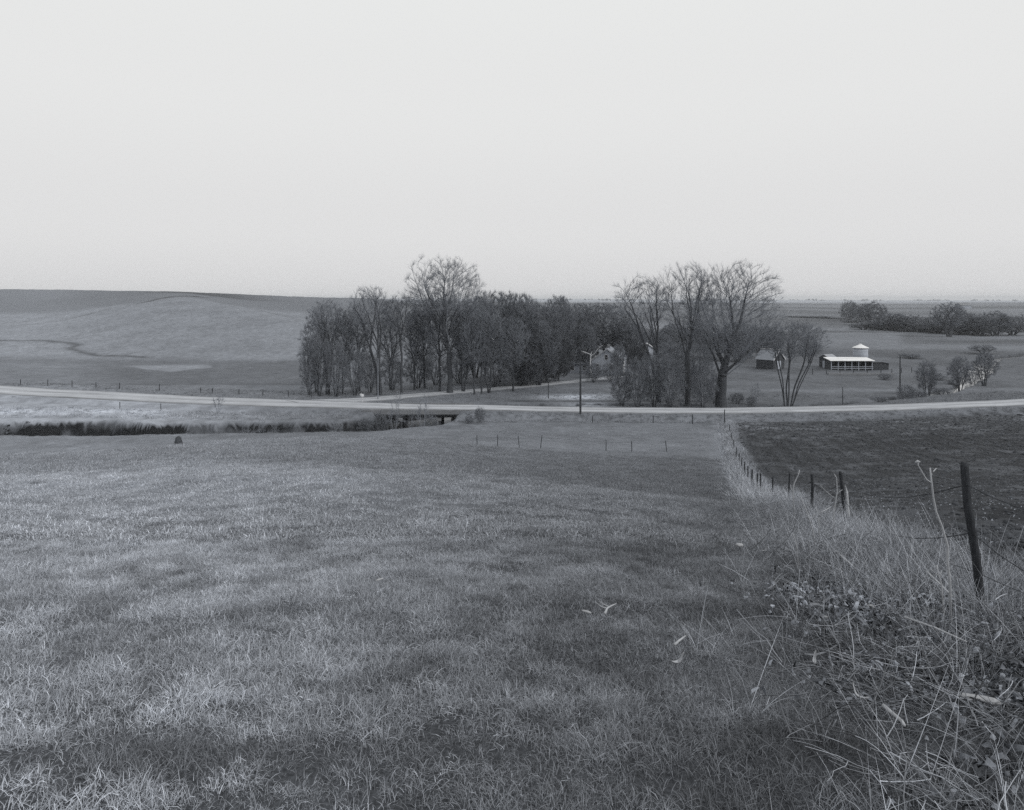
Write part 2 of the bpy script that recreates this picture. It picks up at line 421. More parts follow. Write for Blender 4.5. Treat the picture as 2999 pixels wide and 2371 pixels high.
    # ploughed field
    pl = ss(.0, .5, x - fence_x(y) - .3) * (1 - ss(101.0, 102.5, y + .0 * x)) * (y > 3)
    soil = (.038 + .045 * ss(.45, .75, n2)) * (.7 + .6 * fbm(x / 5, y / 9, 3, 79))
    soil = soil * (.55 + .9 * fbm(x / .6, y / 1.4, 3, 85))
    rd = np.where(y < 80, x - .29 * y, -(np.hypot(x - (fence_x(80.) + 17), y - 80)) + fence_x(80.) + 17 - .29 * 80)
    rows = np.sin(rd * 2 * math.pi / 1.7 + 2 * vnoise(x / 6, y / 6, 86))
    soil = soil * (1 + .22 * rows * ss(35, 60, y))
    soil = soil * (1 + .9 * ss(78, 100, y))
    A = A * (1 - pl) + soil * pl
    tg = ss(-2.6, -1.6, x - fence_x(y)) * (1 - ss(.2, .6, x - fence_x(y))) * (1 - ss(9, 16, y)) * (y > 0)
    A = A * (1 - tg) + .045 * (.5 + n2) * tg
    # pale grass band along the fence and a darker trampled strip beside it
    fd = x - fence_x(y)
    band = np.exp(-((fd + .2) / 1.3) ** 2) * ss(20, 45, y) * (1 - ss(96, 101, y))
    A = A * (1 - band) + .30 * (.6 + .8 * n2) * band
    strip = np.exp(-((fd + 5.5) / 2.6) ** 2) * ss(8, 14, y) * (1 - ss(60, 80, y))
    A = A * (1 - .22 * strip)
    return np.clip(A, .015, .6)

ys = np.concatenate([np.arange(-25, -1, .8), np.arange(-1, 22, .11), np.arange(22, 84, .28), np.arange(84, 93, .27), np.arange(93, 100, .13), np.arange(100, 128, .27),
                     np.arange(128, 200, .6), np.exp(np.arange(math.log(200), math.log(8000), .0075))])
sx = np.arange(-1.32, 1.3201, .0038)
W = np.sqrt(ys ** 2 + 22 ** 2)
GX = sx[None, :] * W[:, None]; GY = np.repeat(ys[:, None], len(sx), 1)
GZ = height(GX, GY)
nr, nc = GX.shape
idx = np.arange(nr * nc).reshape(nr, nc)
q = np.stack([idx[:-1, :-1], idx[:-1, 1:], idx[1:, 1:], idx[1:, :-1]], -1).reshape(-1, 4)
me = mesh_np('ground', np.stack([GX, GY, GZ], -1).reshape(-1, 3), q, smooth=True)
at = me.attributes.new('alb', 'FLOAT', 'POINT')
at.data.foreach_set('value', albedo(GX.ravel(), GY.ravel()).astype(np.float32))
g = link_mesh('ground', me, M['ground']); tag(g, kind='structure')

def ribbon(name, PTS, mat, dz=.07, t0=0, t1=None, step=.05):
    A = np.array(PTS); n = len(A)
    t = np.arange(t0, (t1 or n - 1) + 1e-6, step)
    c = np.stack([np.interp(t, np.arange(n), A[:, k]) for k in range(4)], -1)
    k = np.hanning(27)[1:-1]; k /= k.sum()
    for j in range(2):
        p = np.pad(c[:, j], 12, mode='reflect', reflect_type='odd'); c[:, j] = np.convolve(p, k, 'valid')
    d = np.gradient(c[:, :2], axis=0); d /= np.linalg.norm(d, axis=1)[:, None]
    nv = np.stack([-d[:, 1], d[:, 0]], -1)
    cols = []
    prof = [-1.06] + list(np.linspace(-1, 1, 21)) + [1.06]; trk = []
    for s in prof:
        wv = c[:, 3] + .45 * (fbm(t * 6, np.full(t.shape, s * 3 + 7), 3, 91) - .5) * abs(s)
        xy = c[:, :2] + nv * (wv * s)[:, None]
        zt = np.maximum(height(xy[:, 0], xy[:, 1], micro=False) - EYE, c[:, 2] - .3)
        zz = c[:, 2] + dz + .06 * (1 - s * s) - (.45 if abs(s) > 1 and dz else 0)
        cols.append(np.stack([xy[:, 0], xy[:, 1], zz + EYE], -1))
        tr = 1 + .13 * math.exp(-((abs(s) - .45) / .16) ** 2) - .16 * math.exp(-(s / .15) ** 2) - .45 * max(0, abs(s) - .78) / .22
        trk.append(np.clip(tr + .5 * (fbm(t * 5, np.full(t.shape, s * 6.0), 3, 92) - .5), .3, 1.4))
    V = np.stack(cols, 1); nr, nc = V.shape[:2]
    ii = np.arange(nr * nc).reshape(nr, nc)
    q = np.stack([ii[:-1, :-1], ii[1:, :-1], ii[1:, 1:], ii[:-1, 1:]], -1).reshape(-1, 4)
    me = mesh_np(name, V.reshape(-1, 3), q, True)
    a_ = me.attributes.new('track', 'FLOAT', 'POINT'); a_.data.foreach_set('value', np.stack(trk, 1).ravel().astype(np.float32))
    return tag(link_mesh(name, me, mat), kind='structure')
ribbon('gravel_road', ROAD, M['gravel'], .10)
ribbon('farm_lane', LANE, M['gravel'], .07)

# creek water
WP = [(a[0], a[1], CWAT[i], CHW[i] + .8) for i, a in enumerate(CREEK)]
ribbon('creek_water', WP, M['water'], 0)

# ------------------------------------------------------------------ trees (space colonisation)
def tubes(P0, P1, r0, r1, k):
    """independent tapered prisms, vectorised"""
    n = len(P0)
    if n == 0: return np.zeros((0, 3)), np.zeros((0, 4), int)
    d = P1 - P0; L = np.linalg.norm(d, axis=1)[:, None] + 1e-9; d = d / L
    a = np.where(np.abs(d[:, 2:3]) > .9, np.array([[1., 0, 0]]), np.array([[0, 0, 1.]]))
    s = np.cross(d, a); s /= np.linalg.norm(s, axis=1)[:, None] + 1e-9
    t = np.cross(d, s)
    ang = np.arange(k) * 2 * math.pi / k
    ring = s[:, None, :] * np.cos(ang)[None, :, None] + t[:, None, :] * np.sin(ang)[None, :, None]
    A = P0[:, None, :] + ring * r0[:, None, None]
    B = P1[:, None, :] + ring * r1[:, None, None]
    V = np.concatenate([A, B], 1).reshape(-1, 3)
    o = (np.arange(n) * 2 * k)[:, None]
    i = np.arange(k)[None, :]; j = (i + 1) % k
    Fq = np.stack([o + i, o + j, o + k + j, o + k + i], -1).reshape(-1, 4)
    return V, Fq

def merge(parts):
    Vs, Fs = [], {}
    off = 0
    for V, Fq in parts:
        if len(V) == 0: continue
        Vs.append(V); Fs.setdefault(Fq.shape[1], []).append(Fq + off); off += len(V)
    return np.concatenate(Vs), [np.concatenate(f) for f in Fs.values()]

def make_tree(H, cw, cb, r_root, n_attr=900, stems=1, seed=0, lean=0.0, step=None, twigs=1.0, tip=.012, round_top=.5, cx=0.0, leaves=0, flat=1.0, spread=.3, twl=1.0, up=.10, hollow=.45, limbs=7, fork=None, wig=.10, fill=.45):
    """H height, cw crown half width, cb crown base height, stems: trunks from the ground, limbs: scaffold limbs"""
    g = np.random.default_rng(seed)
    step = step or max(.22, H / 62)
    pts = []
    lob = g.uniform(0, 6.28, 6)
    while len(pts) < n_attr:
        m = g.uniform(-1, 1, (n_attr * 3, 3))
        r = np.linalg.norm(m, axis=1)
        th = np.arctan2(m[:, 1], m[:, 0])
        lobe = 1 + .10 * np.sin(3 * th + lob[0]) + .08 * np.sin(5 * th + lob[1] + 3 * m[:, 2]) + .09 * np.sin(7 * m[:, 0] + lob[4]) * np.sin(6 * m[:, 2] + lob[2])
        ok = (r < lobe * .99) & ((r > hollow) | (g.random(len(r)) < fill))
        m = m[ok]
        pts.extend(m[:n_attr])
    a = np.array(pts[:n_attr])
    zc = cb + (H - cb) * round_top
    az = np.where(a[:, 2] > 0, zc + a[:, 2] * (H - zc) * .97, zc + a[:, 2] * (zc - cb))
    A = np.stack([cx + a[:, 0] * cw + lean * az / H, a[:, 1] * cw * flat, az], -1)
    nodes = []; par = []
    def path(start, idx, ctrl, end):
        L = np.linalg.norm(ctrl - start) + np.linalg.norm(end - ctrl)
        n = max(3, int(L / step)); last = idx
        ph = g.uniform(0, 6.28, 3)
        for k in range(1, n + 1):
            t = k / n
            p = start * (1 - t) ** 2 + ctrl * 2 * t * (1 - t) + end * t * t
            p = p + np.array([math.sin(ph[0] + t * 9), math.sin(ph[1] + t * 8), 0]) * L * .012 * min(1, 3 * t)
            nodes.append(p); par.append(last); last = len(nodes) - 1
        return last
    fk = fork if fork is not None else cb * .9
    ax = np.array([cx * .35 + lean * .5, 0, 0])
    th0 = g.uniform(0, 6.28)
    def target(i, nl, lo=.35, hi=.95):
        th = th0 + i * 2.399 + g.normal(0, .25)
        f = lo + (hi - lo) * ((i * .618) % 1)
        zt = cb + (H - cb) * f
        e = (zt - zc) / ((H - zc) if zt > zc else (zc - cb))
        rad = cw * math.sqrt(max(0, 1 - e * e)) * .72
        return np.array([cx + lean * zt / H + math.cos(th) * rad, math.sin(th) * rad * flat, zt])
    if stems > 1:
        for s_ in range(stems):
            tg = target(s_, stems, .45, .92)
            th = math.atan2(tg[1], tg[0] - cx); b0 = np.array([math.cos(th), math.sin(th), 0]) * r_root * (.9 if stems < 5 else 2.2)
            nodes.append(b0 - np.array([0, 0, .6])); par.append(-1)
            ctrl = b0 + np.array([(tg[0] - b0[0]) * spread, (tg[1] - b0[1]) * spread, max(fk, tg[2] * .45)])
            path(nodes[-1], len(nodes) - 1, ctrl, tg)
            if stems < 5:
                i0 = len(nodes) - int(.62 * (tg[2] / step)); i0 = max(1, min(i0, len(nodes) - 3))
                for q in range(2):
                    t2 = target(s_ * 3 + q + 1, 3, .3, .85); st = nodes[i0 + q]
                    path(st, i0 + q, np.array([st[0] * .6 + t2[0] * .4, st[1] * .6 + t2[1] * .4, st[2] * .45 + t2[2] * .55]), t2)
    else:
        nodes.append(np.array([0, 0, -.6])); par.append(-1)
        top = np.array([ax[0] * fk / H * 1.5, 0, fk])
        path(nodes[-1], 0, np.array([g.normal(0, .15), 0, fk * .5]), top)
        n0 = len(nodes)
        lead_end = np.array([cx * .9 + lean, 0, cb + (H - cb) * .66])
        path(nodes[-1], n0 - 1, (top + lead_end) / 2 + np.array([g.normal(0, .06) * H, 0, 0]), lead_end)
        n1 = len(nodes)
        for i in range(limbs):
            tg = target(i, limbs, .12, .9)
            zatt = fk * g.uniform(.86, 1.0) if i < 3 else fk + (tg[2] - fk) * g.uniform(.05, .45)
            j = int(np.argmin([abs(nodes[q][2] - zatt) for q in range(n1)]))
            st = nodes[j]; zz = max(tg[2] - st[2], .5)
            ctrl = np.array([st[0] + (tg[0] - st[0]) * .55, st[1] + (tg[1] - st[1]) * .55, st[2] + zz * .40])
            path(st, j, ctrl, tg)
    N = np.array(nodes); par = list(par)
    alive = np.ones(len(A), bool)
    near = np.zeros(len(A), int); dist = np.full(len(A), 1e9)
    for c0 in range(0, len(N), 60):
        d = np.linalg.norm(A[:, None] - N[None, c0:c0 + 60], axis=2); j = d.argmin(1); md = d.min(1)
        b = md < dist; near[b] = c0 + j[b]; dist[b] = md[b]
    kill = step * 1.55
    PD = np.zeros((len(N), 3)); PD[1:] = N[1:] - N[np.maximum(np.array(par[1:]), 0)]; PD /= np.linalg.norm(PD, axis=1)[:, None] + 1e-9
    for it in range(90):
        al = np.where(alive)[0]
        if len(al) == 0: break
        v = A[al] - N[near[al]]; v /= np.linalg.norm(v, axis=1)[:, None] + 1e-9
        acc = np.zeros((len(N), 3)); cnt = np.zeros(len(N))
        np.add.at(acc, near[al], v); np.add.at(cnt, near[al], 1)
        chn = np.bincount(np.array([q for q in par if q >= 0]), minlength=len(N))
        ids = np.where((cnt > 0) & (chn < 3))[0]
        alive[al[chn[near[al]] >= 3]] = False
        if len(ids) == 0: break
        dv = acc[ids] / cnt[ids][:, None]
        dv = dv / (np.linalg.norm(dv, axis=1)[:, None] + 1e-9) * .75 + PD[ids] * .6
        dv += g.normal(0, wig, dv.shape); dv[:, 2] += up
        rel = N[ids] - np.array([cx, 0, cb * .7]); rel /= np.linalg.norm(rel, axis=1)[:, None] + 1e-9; dv += rel * .6
        dv /= np.linalg.norm(dv, axis=1)[:, None] + 1e-9
        new = N[ids] + dv * step
        o = len(N); N = np.vstack([N, new]); par.extend(ids.tolist()); PD = np.vstack([PD, dv])
        for c0 in range(0, len(new), 150):
            dn = np.linalg.norm(A[al][:, None] - new[None, c0:c0 + 150], axis=2)
            j = dn.argmin(1); md = dn.min(1)
            b = md < dist[al]
            near[al[b]] = o + c0 + j[b]; dist[al[b]] = md[b]
        alive[dist < kill] = False
        if len(N) > 14000: break
    par = np.array(par); n = len(N)
    tips = np.zeros(n); ch = np.zeros(n, int)
    m = par >= 0; np.add.at(ch, par[m], 1)
    tips[ch == 0] = 1
    for i in range(n - 1, -1, -1):
        if par[i] >= 0: tips[par[i]] += tips[i]
    tmax = max(2, tips[np.where(par < 0)[0]].max())
    ex = math.log(r_root / tip) / math.log(tmax)
    rad = tip * tips ** ex
    z = N[:, 2]
    rad = rad * (1 + .5 * np.exp(-np.maximum(z, 0) / (r_root * 2.2)))
    for _ in range(3):
        S = N.copy(); c_ = np.ones(n)
        m = par >= 0
        np.add.at(S, np.where(m)[0], N[par[m]]); c_[m] += 1
        np.add.at(S, par[m], N[m]); np.add.at(c_, par[m], 1)
        S /= c_[:, None]
        keep = (par < 0) | (ch == 0)
        N = np.where(keep[:, None], N, S * .6 + N * .4)
    seg = np.where(par >= 0)[0]
    P0, P1, ra, rb = N[par[seg]], N[seg], np.minimum(rad[par[seg]], rad[seg] * 1.3), rad[seg]
    P1 = P1 + (P1 - P0) * .04
    big = rb > max(.045, r_root * .16)
    vb = rb > .12
    trunk = merge([tubes(P0[m], P1[m], ra[m], rb[m], k) for m, k in ((big & vb, 9), (big & ~vb, 6))])
    med = ~big; fat = med & (rb > .03); thin = med & (rb <= .03)
    parts = [tubes(P0[fat], P1[fat], ra[fat], rb[fat], 4), tubes(P0[thin], P1[thin], ra[thin], rb[thin], 3)]
    src = np.where((tips <= 8) & (par >= 0))[0]
    cntt = g.poisson(2.3 * twigs, len(src)); s = np.repeat(src, cntt)
    if len(s):
        dpar = N[s] - N[par[s]]; dpar /= np.linalg.norm(dpar, axis=1)[:, None] + 1e-9
        rd = g.normal(0, 1, (len(s), 3)); rd /= np.linalg.norm(rd, axis=1)[:, None]
        rel = N[s] - np.array([cx, 0, cb * .7]); rel /= np.linalg.norm(rel, axis=1)[:, None] + 1e-9
        dd = dpar * .8 + rd * .72 + rel * .35 + np.array([0, 0, .12]); dd /= np.linalg.norm(dd, axis=1)[:, None]
        Lt = max(step, .3) * g.uniform(1.0, 3.2, len(s)) * twl
        p0 = N[s] - (N[s] - N[par[s]]) * g.random(len(s))[:, None]
        pm = p0 + dd * (Lt * .5)[:, None]
        d2 = dd + g.normal(0, .10, dd.shape) + np.array([0, 0, .10]); d2 /= np.linalg.norm(d2, axis=1)[:, None]
        p1 = pm + d2 * (Lt * .5)[:, None]
        rr = np.full(len(s), tip * .70)
        parts.append(tubes(p0, pm, rr, rr * .8, 3)); parts.append(tubes(pm, p1, rr * .8, rr * .45, 3))
        for rp_ in range(2):
            d3 = dd + g.normal(0, .5, dd.shape); d3 /= np.linalg.norm(d3, axis=1)[:, None]
            q0 = p0 + (pm - p0) * g.uniform(.3, 1, len(s))[:, None]
            parts.append(tubes(q0, q0 + d3 * (Lt * g.uniform(.3, .6, len(s)))[:, None], rr * .7, rr * .4, 3))
        if leaves:
            m = int(len(s) * leaves)
            ii = g.integers(0, len(s), m)
            c = p0[ii] + (p1[ii] - p0[ii]) * g.random(m)[:, None] + g.normal(0, .09, (m, 3))
            e1 = g.normal(0, 1, (m, 3)); e1 /= np.linalg.norm(e1, axis=1)[:, None]
            e2 = g.normal(0, 1, (m, 3)); e2 /= np.linalg.norm(e2, axis=1)[:, None]
            sz = g.uniform(.04, .10, m)[:, None]
            V = np.stack([c, c + e1 * sz, c + e2 * sz], 1).reshape(-1, 3)
            parts.append((V, np.arange(len(V)).reshape(-1, 3)))
    crown = merge(parts)
    return trunk, crown

TREES = []
def tree_obj(name, geo, loc, label, group, bark, twig, cat='tree', rz=0, scale=(1, 1, 1)):
    e_ = empty(name, loc, label, cat, group, rz)
    e_.scale = scale
    link_mesh('trunk', mesh_np('trunk', geo[0][0], geo[0][1], True), bark, e_)
    link_mesh('crown', mesh_np('crown', geo[1][0], geo[1][1]), twig, e_)
    TREES.append(e_)
    return e_

def copy_thing(root, loc, rz, scale, label):
    r = root.copy(); C.objects.link(r); r.location = loc; r.rotation_euler = (0, 0, rz); r.scale = scale
    r['label'] = label
    for ch in root.children:
        c_ = ch.copy(); C.objects.link(c_); c_.parent = r
        for g2 in ch.children:
            d_ = g2.copy(); C.objects.link(d_); d_.parent = c_
    return r

def tdims(px, Y, top_py, hw_px):
    x = (px - UC) / F * Y; zb = hz(x, Y)
    ztop = EYE - (top_py - HZ) / F * Y
    return x, zb, ztop - zb, hw_px / F * Y

# --- the individually shaped trees
def solo(name, px, Y, top, hw, cb_py, r, label, group, cxpx=0, mat='twig', bark='bark', **kw):
    x, zb, H, cw = tdims(px, Y, top, hw)
    cb = EYE - (cb_py - HZ) / F * Y - zb
    geo = make_tree(H, cw, max(cb, .3), r, cx=cxpx / F * Y, **kw)
    return tree_obj(name, geo, (x, Y, zb), label, group, M[bark], M[mat])

GG = 'bare trees of the grove behind the lane'
RG = 'tall bare trees beside the gravel road'
# big spreading tree of the grove
solo('bare_tree', 1318, 133, 760, 122, 935, .48, 'tallest bare tree of the left grove, wide fan crown standing up against the sky', GG, cxpx=-12, n_attr=3600, seed=4, round_top=.40, flat=.8, limbs=13, fork=8.0, twigs=1.1, tip=.010, hollow=.5, fill=.3)
solo('bare_tree', 960, 130, 876, 52, 1000, .20, 'bare tree at the left end of the grove with narrow forked top', GG, n_attr=1300, seed=7, stems=4, spread=.2, flat=.9)
solo('bare_tree', 1112, 130, 840, 62, 985, .26, 'forked bare tree with top above the hill skyline, left of the fan crown', GG, cxpx=-30, n_attr=1500, seed=9, stems=3, spread=.15, flat=.8)
solo('bare_tree', 1176, 133, 866, 50, 975, .20, 'slim bare tree just left of the fan crowned tree', GG, n_attr=1100, seed=12, cxpx=-8, flat=.8)
# right group by the road
solo('bare_tree', 1930, 124, 815, 80, 990, .24, 'leftmost tall bare tree of the right group, splitting into long ascending limbs', RG, cxpx=-48, n_attr=1500, seed=21, stems=3, spread=.18, round_top=.66, flat=.8, hollow=.5, fill=.3, twigs=1.0, tip=.010)
solo('bare_tree', 2015, 122, 772, 84, 985, .42, 'straight dark trunked bare tree, middle one of the three tall trees by the road', RG, cxpx=-5, n_attr=2300, seed=23, round_top=.62, flat=.8, hollow=.55, limbs=9, fork=10.0, twigs=1.0, tip=.010, fill=.3)
solo('bare_tree', 2112, 120, 770, 152, 1060, .78, 'largest bare tree by the road with very thick trunk and huge round crown', RG, cxpx=28, n_attr=5200, seed=25, flat=.85, hollow=.5, fill=.3, round_top=.42, limbs=15, fork=6.0, twigs=.95, tip=.010)
solo('bare_tree', 2306, 121, 948, 94, 1060, .13, 'low vase shaped bare tree with several trunks right of the largest roadside tree', RG, cxpx=22, n_attr=1500, seed=29, stems=7, spread=.45, round_top=.6, flat=.9, fork=2, twigs=.8)
solo('bare_tree', 2780, 325, 888, 46, 960, .5, 'dark forked bare tree standing in the distant wood at the right', 'trees of the distant wood', n_attr=800, seed=31, stems=3, spread=.3, tip=.03)

# --- kinds that are copied
KIND = {}
def kind(key, H, cw, cb, r, mat='twig', bark='bark', **kw):
    KIND[key] = dict(H=H, cw=cw, geo=make_tree(H, cw, cb, r, **kw), mat=mat, bark=bark, root=None)
kind('tall_a', 17, 3.4, 5.0, .20, n_attr=1300, seed=41, flat=1, twigs=1.3, limbs=8, fork=6)
kind('tall_b', 17, 3.0, 4.0, .17, n_attr=1200, seed=42, stems=2, spread=.2, twigs=1.3)
kind('tall_c', 16, 3.8, 5.0, .22, n_attr=1300, seed=43, stems=1, lean=1.0, twigs=1.3, limbs=8, fork=5.5)
kind('dense_a', 15, 7.0, 2.2, .30, mat='twig_dense', n_attr=3000, seed=51, twigs=1.7, leaves=1.0, hollow=.5, limbs=13, fork=3.2, round_top=.5, flat=.8)
kind('dense_b', 14, 6.6, 1.6, .24, mat='twig_dense', n_attr=2800, seed=52, twigs=1.7, leaves=1.0, stems=4, spread=.35, hollow=.5, round_top=.5, flat=.8)
kind('dark_a', 9, 4.4, .6, .20, mat='evergreen', n_attr=1900, seed=55, twigs=2.6, leaves=2.2, hollow=.5, limbs=12, fork=1.5)
kind('brush_a', 6, 3.0, .3, .06, mat='twig_dense', n_attr=1100, seed=61, stems=14, spread=.4, tip=.009, twigs=1.6, leaves=.4, step=.26, fork=.5, twl=.9)
kind('brush_b', 6, 2.6, .3, .06, mat='twig_dense', n_attr=1000, seed=62, stems=11, spread=.35, tip=.009, twigs=1.6, leaves=.3, step=.26, fork=.5, twl=.9)
kind('sapling', 5, 1.1, .6, .04, mat='pale_twig', bark='pale_twig', n_attr=220, seed=65, stems=5, spread=.3, tip=.009, twigs=1.0, step=.25, fork=.8, twl=.7)
kind('small_a', 8, 3.0, 1.6, .14, n_attr=900, seed=67, stems=5, spread=.3, twigs=1.4, fork=1)
kind('far_a', 14, 6.0, .6, .30, mat='twig_dense', n_attr=900, seed=71, twigs=2.4, tip=.026, leaves=2.2, stems=5, spread=.3, step=.5, fork=1)

def place(kk, px, Y, top, hw, label, group, name='bare_tree', cat='tree', flip=False):
    K = KIND[kk]
    x, zb, H, cw = tdims(px, Y, top, hw)
    s = (cw / K['cw'], cw / K['cw'], H / K['H'])
    rz = random.uniform(0, 6.28)
    loc = (x, Y, zb - .05)
    if K['root'] is None:
        o = tree_obj(name, K['geo'], loc, label, group, M[K['bark']], M[K['mat']], cat, rz, s)
        K['root'] = o
    else:
        o = copy_thing(K['root'], loc, rz, s, label)
        o.name = name
        o['category'] = cat; o['group'] = group
    return o

T_ = [
 ('tall_b', 926, 133, 905, 40, 'leftmost slender bare tree of the grove, against the pale hillside'),
 ('tall_a', 1003, 132, 908, 38, 'slender bare tree second from the left end of the grove behind the brush'),
 ('tall_c', 1052, 136, 893, 46, 'bare tree with leaning crown between the left end tree and the forked skyline tree'),
 ('tall_b', 1142, 139, 890, 38, 'thin double stemmed bare tree close behind the forked skyline tree'),
 ('tall_a', 1214, 138, 898, 36, 'thin bare tree under the left side of the fan crown'),
 ('tall_c', 1243, 141, 880, 44, 'bare tree with leaning crown under the left limbs of the fan crowned tree'),
 ('tall_a', 1288, 136, 842, 55, 'bare tree crowding the fan crowned tree on its left side'),
 ('tall_b', 1357, 135, 880, 42, 'double stemmed bare tree just right of the trunk of the fan crowned tree'),
 ('tall_a', 1390, 131, 888, 42, 'straight dark bare tree near the lane, second right of the fan crown'),
 ('tall_c', 1410, 133, 900, 40, 'bare tree close right of the straight dark one near the lane'),
 ('tall_b', 1433, 134, 892, 45, 'thin double trunked bare tree just right of the straight trunks'),
 ('dense_a', 1462, 150, 855, 88, 'round dense crowned tree making the high shoulder right of the fan crown'),
 ('dense_b', 1528, 147, 868, 74, 'dense twiggy tree at the right end of the high shoulder of the grove'),
 ('tall_a', 1502, 136, 925, 45, 'dark trunked tree beside the lane in front of the dense crowns'),
 ('dense_b', 1392, 157, 876, 74, 'dense grey crown seen behind the straight trunks by the lane'),
 ('dense_a', 1582, 153, 893, 78, 'dense tree in the middle of the grove, left of the dip in its top'),
 ('dense_a', 1636, 165, 868, 62, 'dense tree with tufted top between the grove shoulder and the farmhouse'),
 ('dense_b', 1692, 188, 893, 66, 'round topped dense tree behind and left of the farmhouse'),
 ('dense_a', 1768, 192, 888, 82, 'dark round topped tree behind the farmhouse'),
 ('dense_b', 1842, 188, 938, 58, 'dense tree behind the farmhouse at its right, nearest the tall right group'),
 ('dense_b', 1714, 166, 950, 36, 'twiggy tree standing between the farmhouse wing and the white outbuilding'),
 ('small_a', 1812, 155, 1010, 22, 'slim bare tree at the right front corner of the farmhouse'),
 ('dense_b', 1578, 145, 945, 66, 'broad dense tree beside the lane left of the farmhouse'),
]
for k_, px, Y, top, hw, lb in T_: place(k_, px, Y, top, hw, lb, GG)
D_ = [
 ('dark_a', 1540, 145, 990, 48, 'dark dense tree beside the lane, leftmost of the very dark ones'),
 ('dark_a', 1598, 149, 962, 62, 'tallest of the very dark trees, in the middle of the grove left of the farmhouse'),
 ('dark_a', 1636, 153, 990, 40, 'very dark dense tree nearest the left wing of the farmhouse'),
 ('brush_a', 1738, 150, 1062, 26, 'low dark bush in front of the farmhouse wall'),
 ('brush_b', 1788, 151, 1060, 24, 'low dark bush at the right front of the farmhouse'),
 ('dark_a', 1872, 160, 1000, 30, 'dark narrow tree between the farmhouse and the tall right group'),
]
for k_, px, Y, top, hw, lb in D_:
    place(k_, px, Y, top, hw, lb, 'dark dense trees round the farmhouse', 'dense_tree', 'tree')
B_ = [
 ('brush_a', 905, 127, 985, 28, 'leftmost brush clump of the grove, on the open field side'),
 ('brush_b', 935, 127, 975, 34, 'tall brush clump against the foot of the left end tree'),
 ('brush_a', 985, 127, 1000, 38, 'brush clump right of the left end tree of the grove'),
 ('brush_b', 1040, 129, 1025, 38, 'brush clump left of the mailbox in the grove edge'),
 ('brush_a', 1085, 133, 1035, 34, 'brush clump behind the pale utility pole'),
 ('brush_b', 1150, 137, 1045, 36, 'brush clump under the slim trees left of the fan crowned tree'),
 ('brush_a', 1225, 141, 1035, 42, 'brush clump in the shade left of the big trunk of the grove'),
 ('brush_b', 1275, 146, 1030, 40, 'brush clump behind the big trunk of the grove'),
 ('brush_a', 1345, 148, 1030, 46, 'brush clump behind the straight trunks by the lane'),
 ('brush_b', 1450, 143, 1020, 46, 'brush clump between the straight trunks and the dark trees'),
 ('brush_a', 1520, 144, 1010, 46, 'brush clump at the foot of the dense crowns by the lane'),
]
for k_, px, Y, top, hw, lb in B_: place(k_, px, Y, top, hw, lb, 'brush in the left grove', 'brush_clump', 'bush')
S_ = [
 ('brush_b', 1822, 119, 1075, 34, 'leftmost clump of the thicket by the road, beside the open patch'),
 ('brush_a', 1868, 118, 1050, 42, 'second thicket clump from the left by the road'),
 ('brush_b', 1915, 119, 1035, 44, 'tall thicket clump round the foot of the leftmost tall roadside tree'),
 ('brush_a', 1962, 118, 1040, 44, 'dark thicket clump between the two left roadside trees'),
 ('brush_b', 2012, 126, 1052, 36, 'thicket clump behind the straight dark trunk by the road'),
 ('brush_a', 2058, 118, 1060, 38, 'thicket clump left of the very thick trunk'),
 ('brush_b', 2092, 124, 1095, 28, 'low thicket clump at the foot of the very thick trunk'),
 ('brush_a', 2160, 124, 1150, 22, 'small low bush right of the very thick trunk'),
 ('brush_b', 2200, 123, 1160, 14, 'tiny bush beside the sapling right of the very thick trunk'),
 ('brush_a', 2050, 170, 1005, 50, 'grey brush seen through the right group of tall trees'),
 ('brush_b', 1975, 176, 1000, 52, 'grey brush behind the left roadside trees'),
]
for k_, px, Y, top, hw, lb in S_: place(k_, px, Y, top, hw, lb, 'thicket by the gravel road', 'brush_clump', 'bush')
X_ = [
 ('dense_a', 1905, 196, 970, 60, 'grey tree behind the left roadside trees, nearest the farmhouse'),
 ('dense_b', 1975, 210, 950, 64, 'grey tree seen between the two left roadside trees'),
 ('dense_a', 2060, 215, 948, 66, 'grey tree seen left of the very thick trunk'),
 ('dense_b', 2160, 205, 945, 64, 'grey tree behind the right limbs of the largest roadside tree'),
 ('dense_a', 2235, 215, 955, 56, 'grey tree behind the barn with the pale ridge'),
 ('small_a', 2372, 200, 985, 26, 'small grey tree between the barn and the long shed'),
]
for k_, px, Y, top, hw, lb in X_: place(k_, px, Y, top, hw, lb, 'grey trees behind the roadside group')
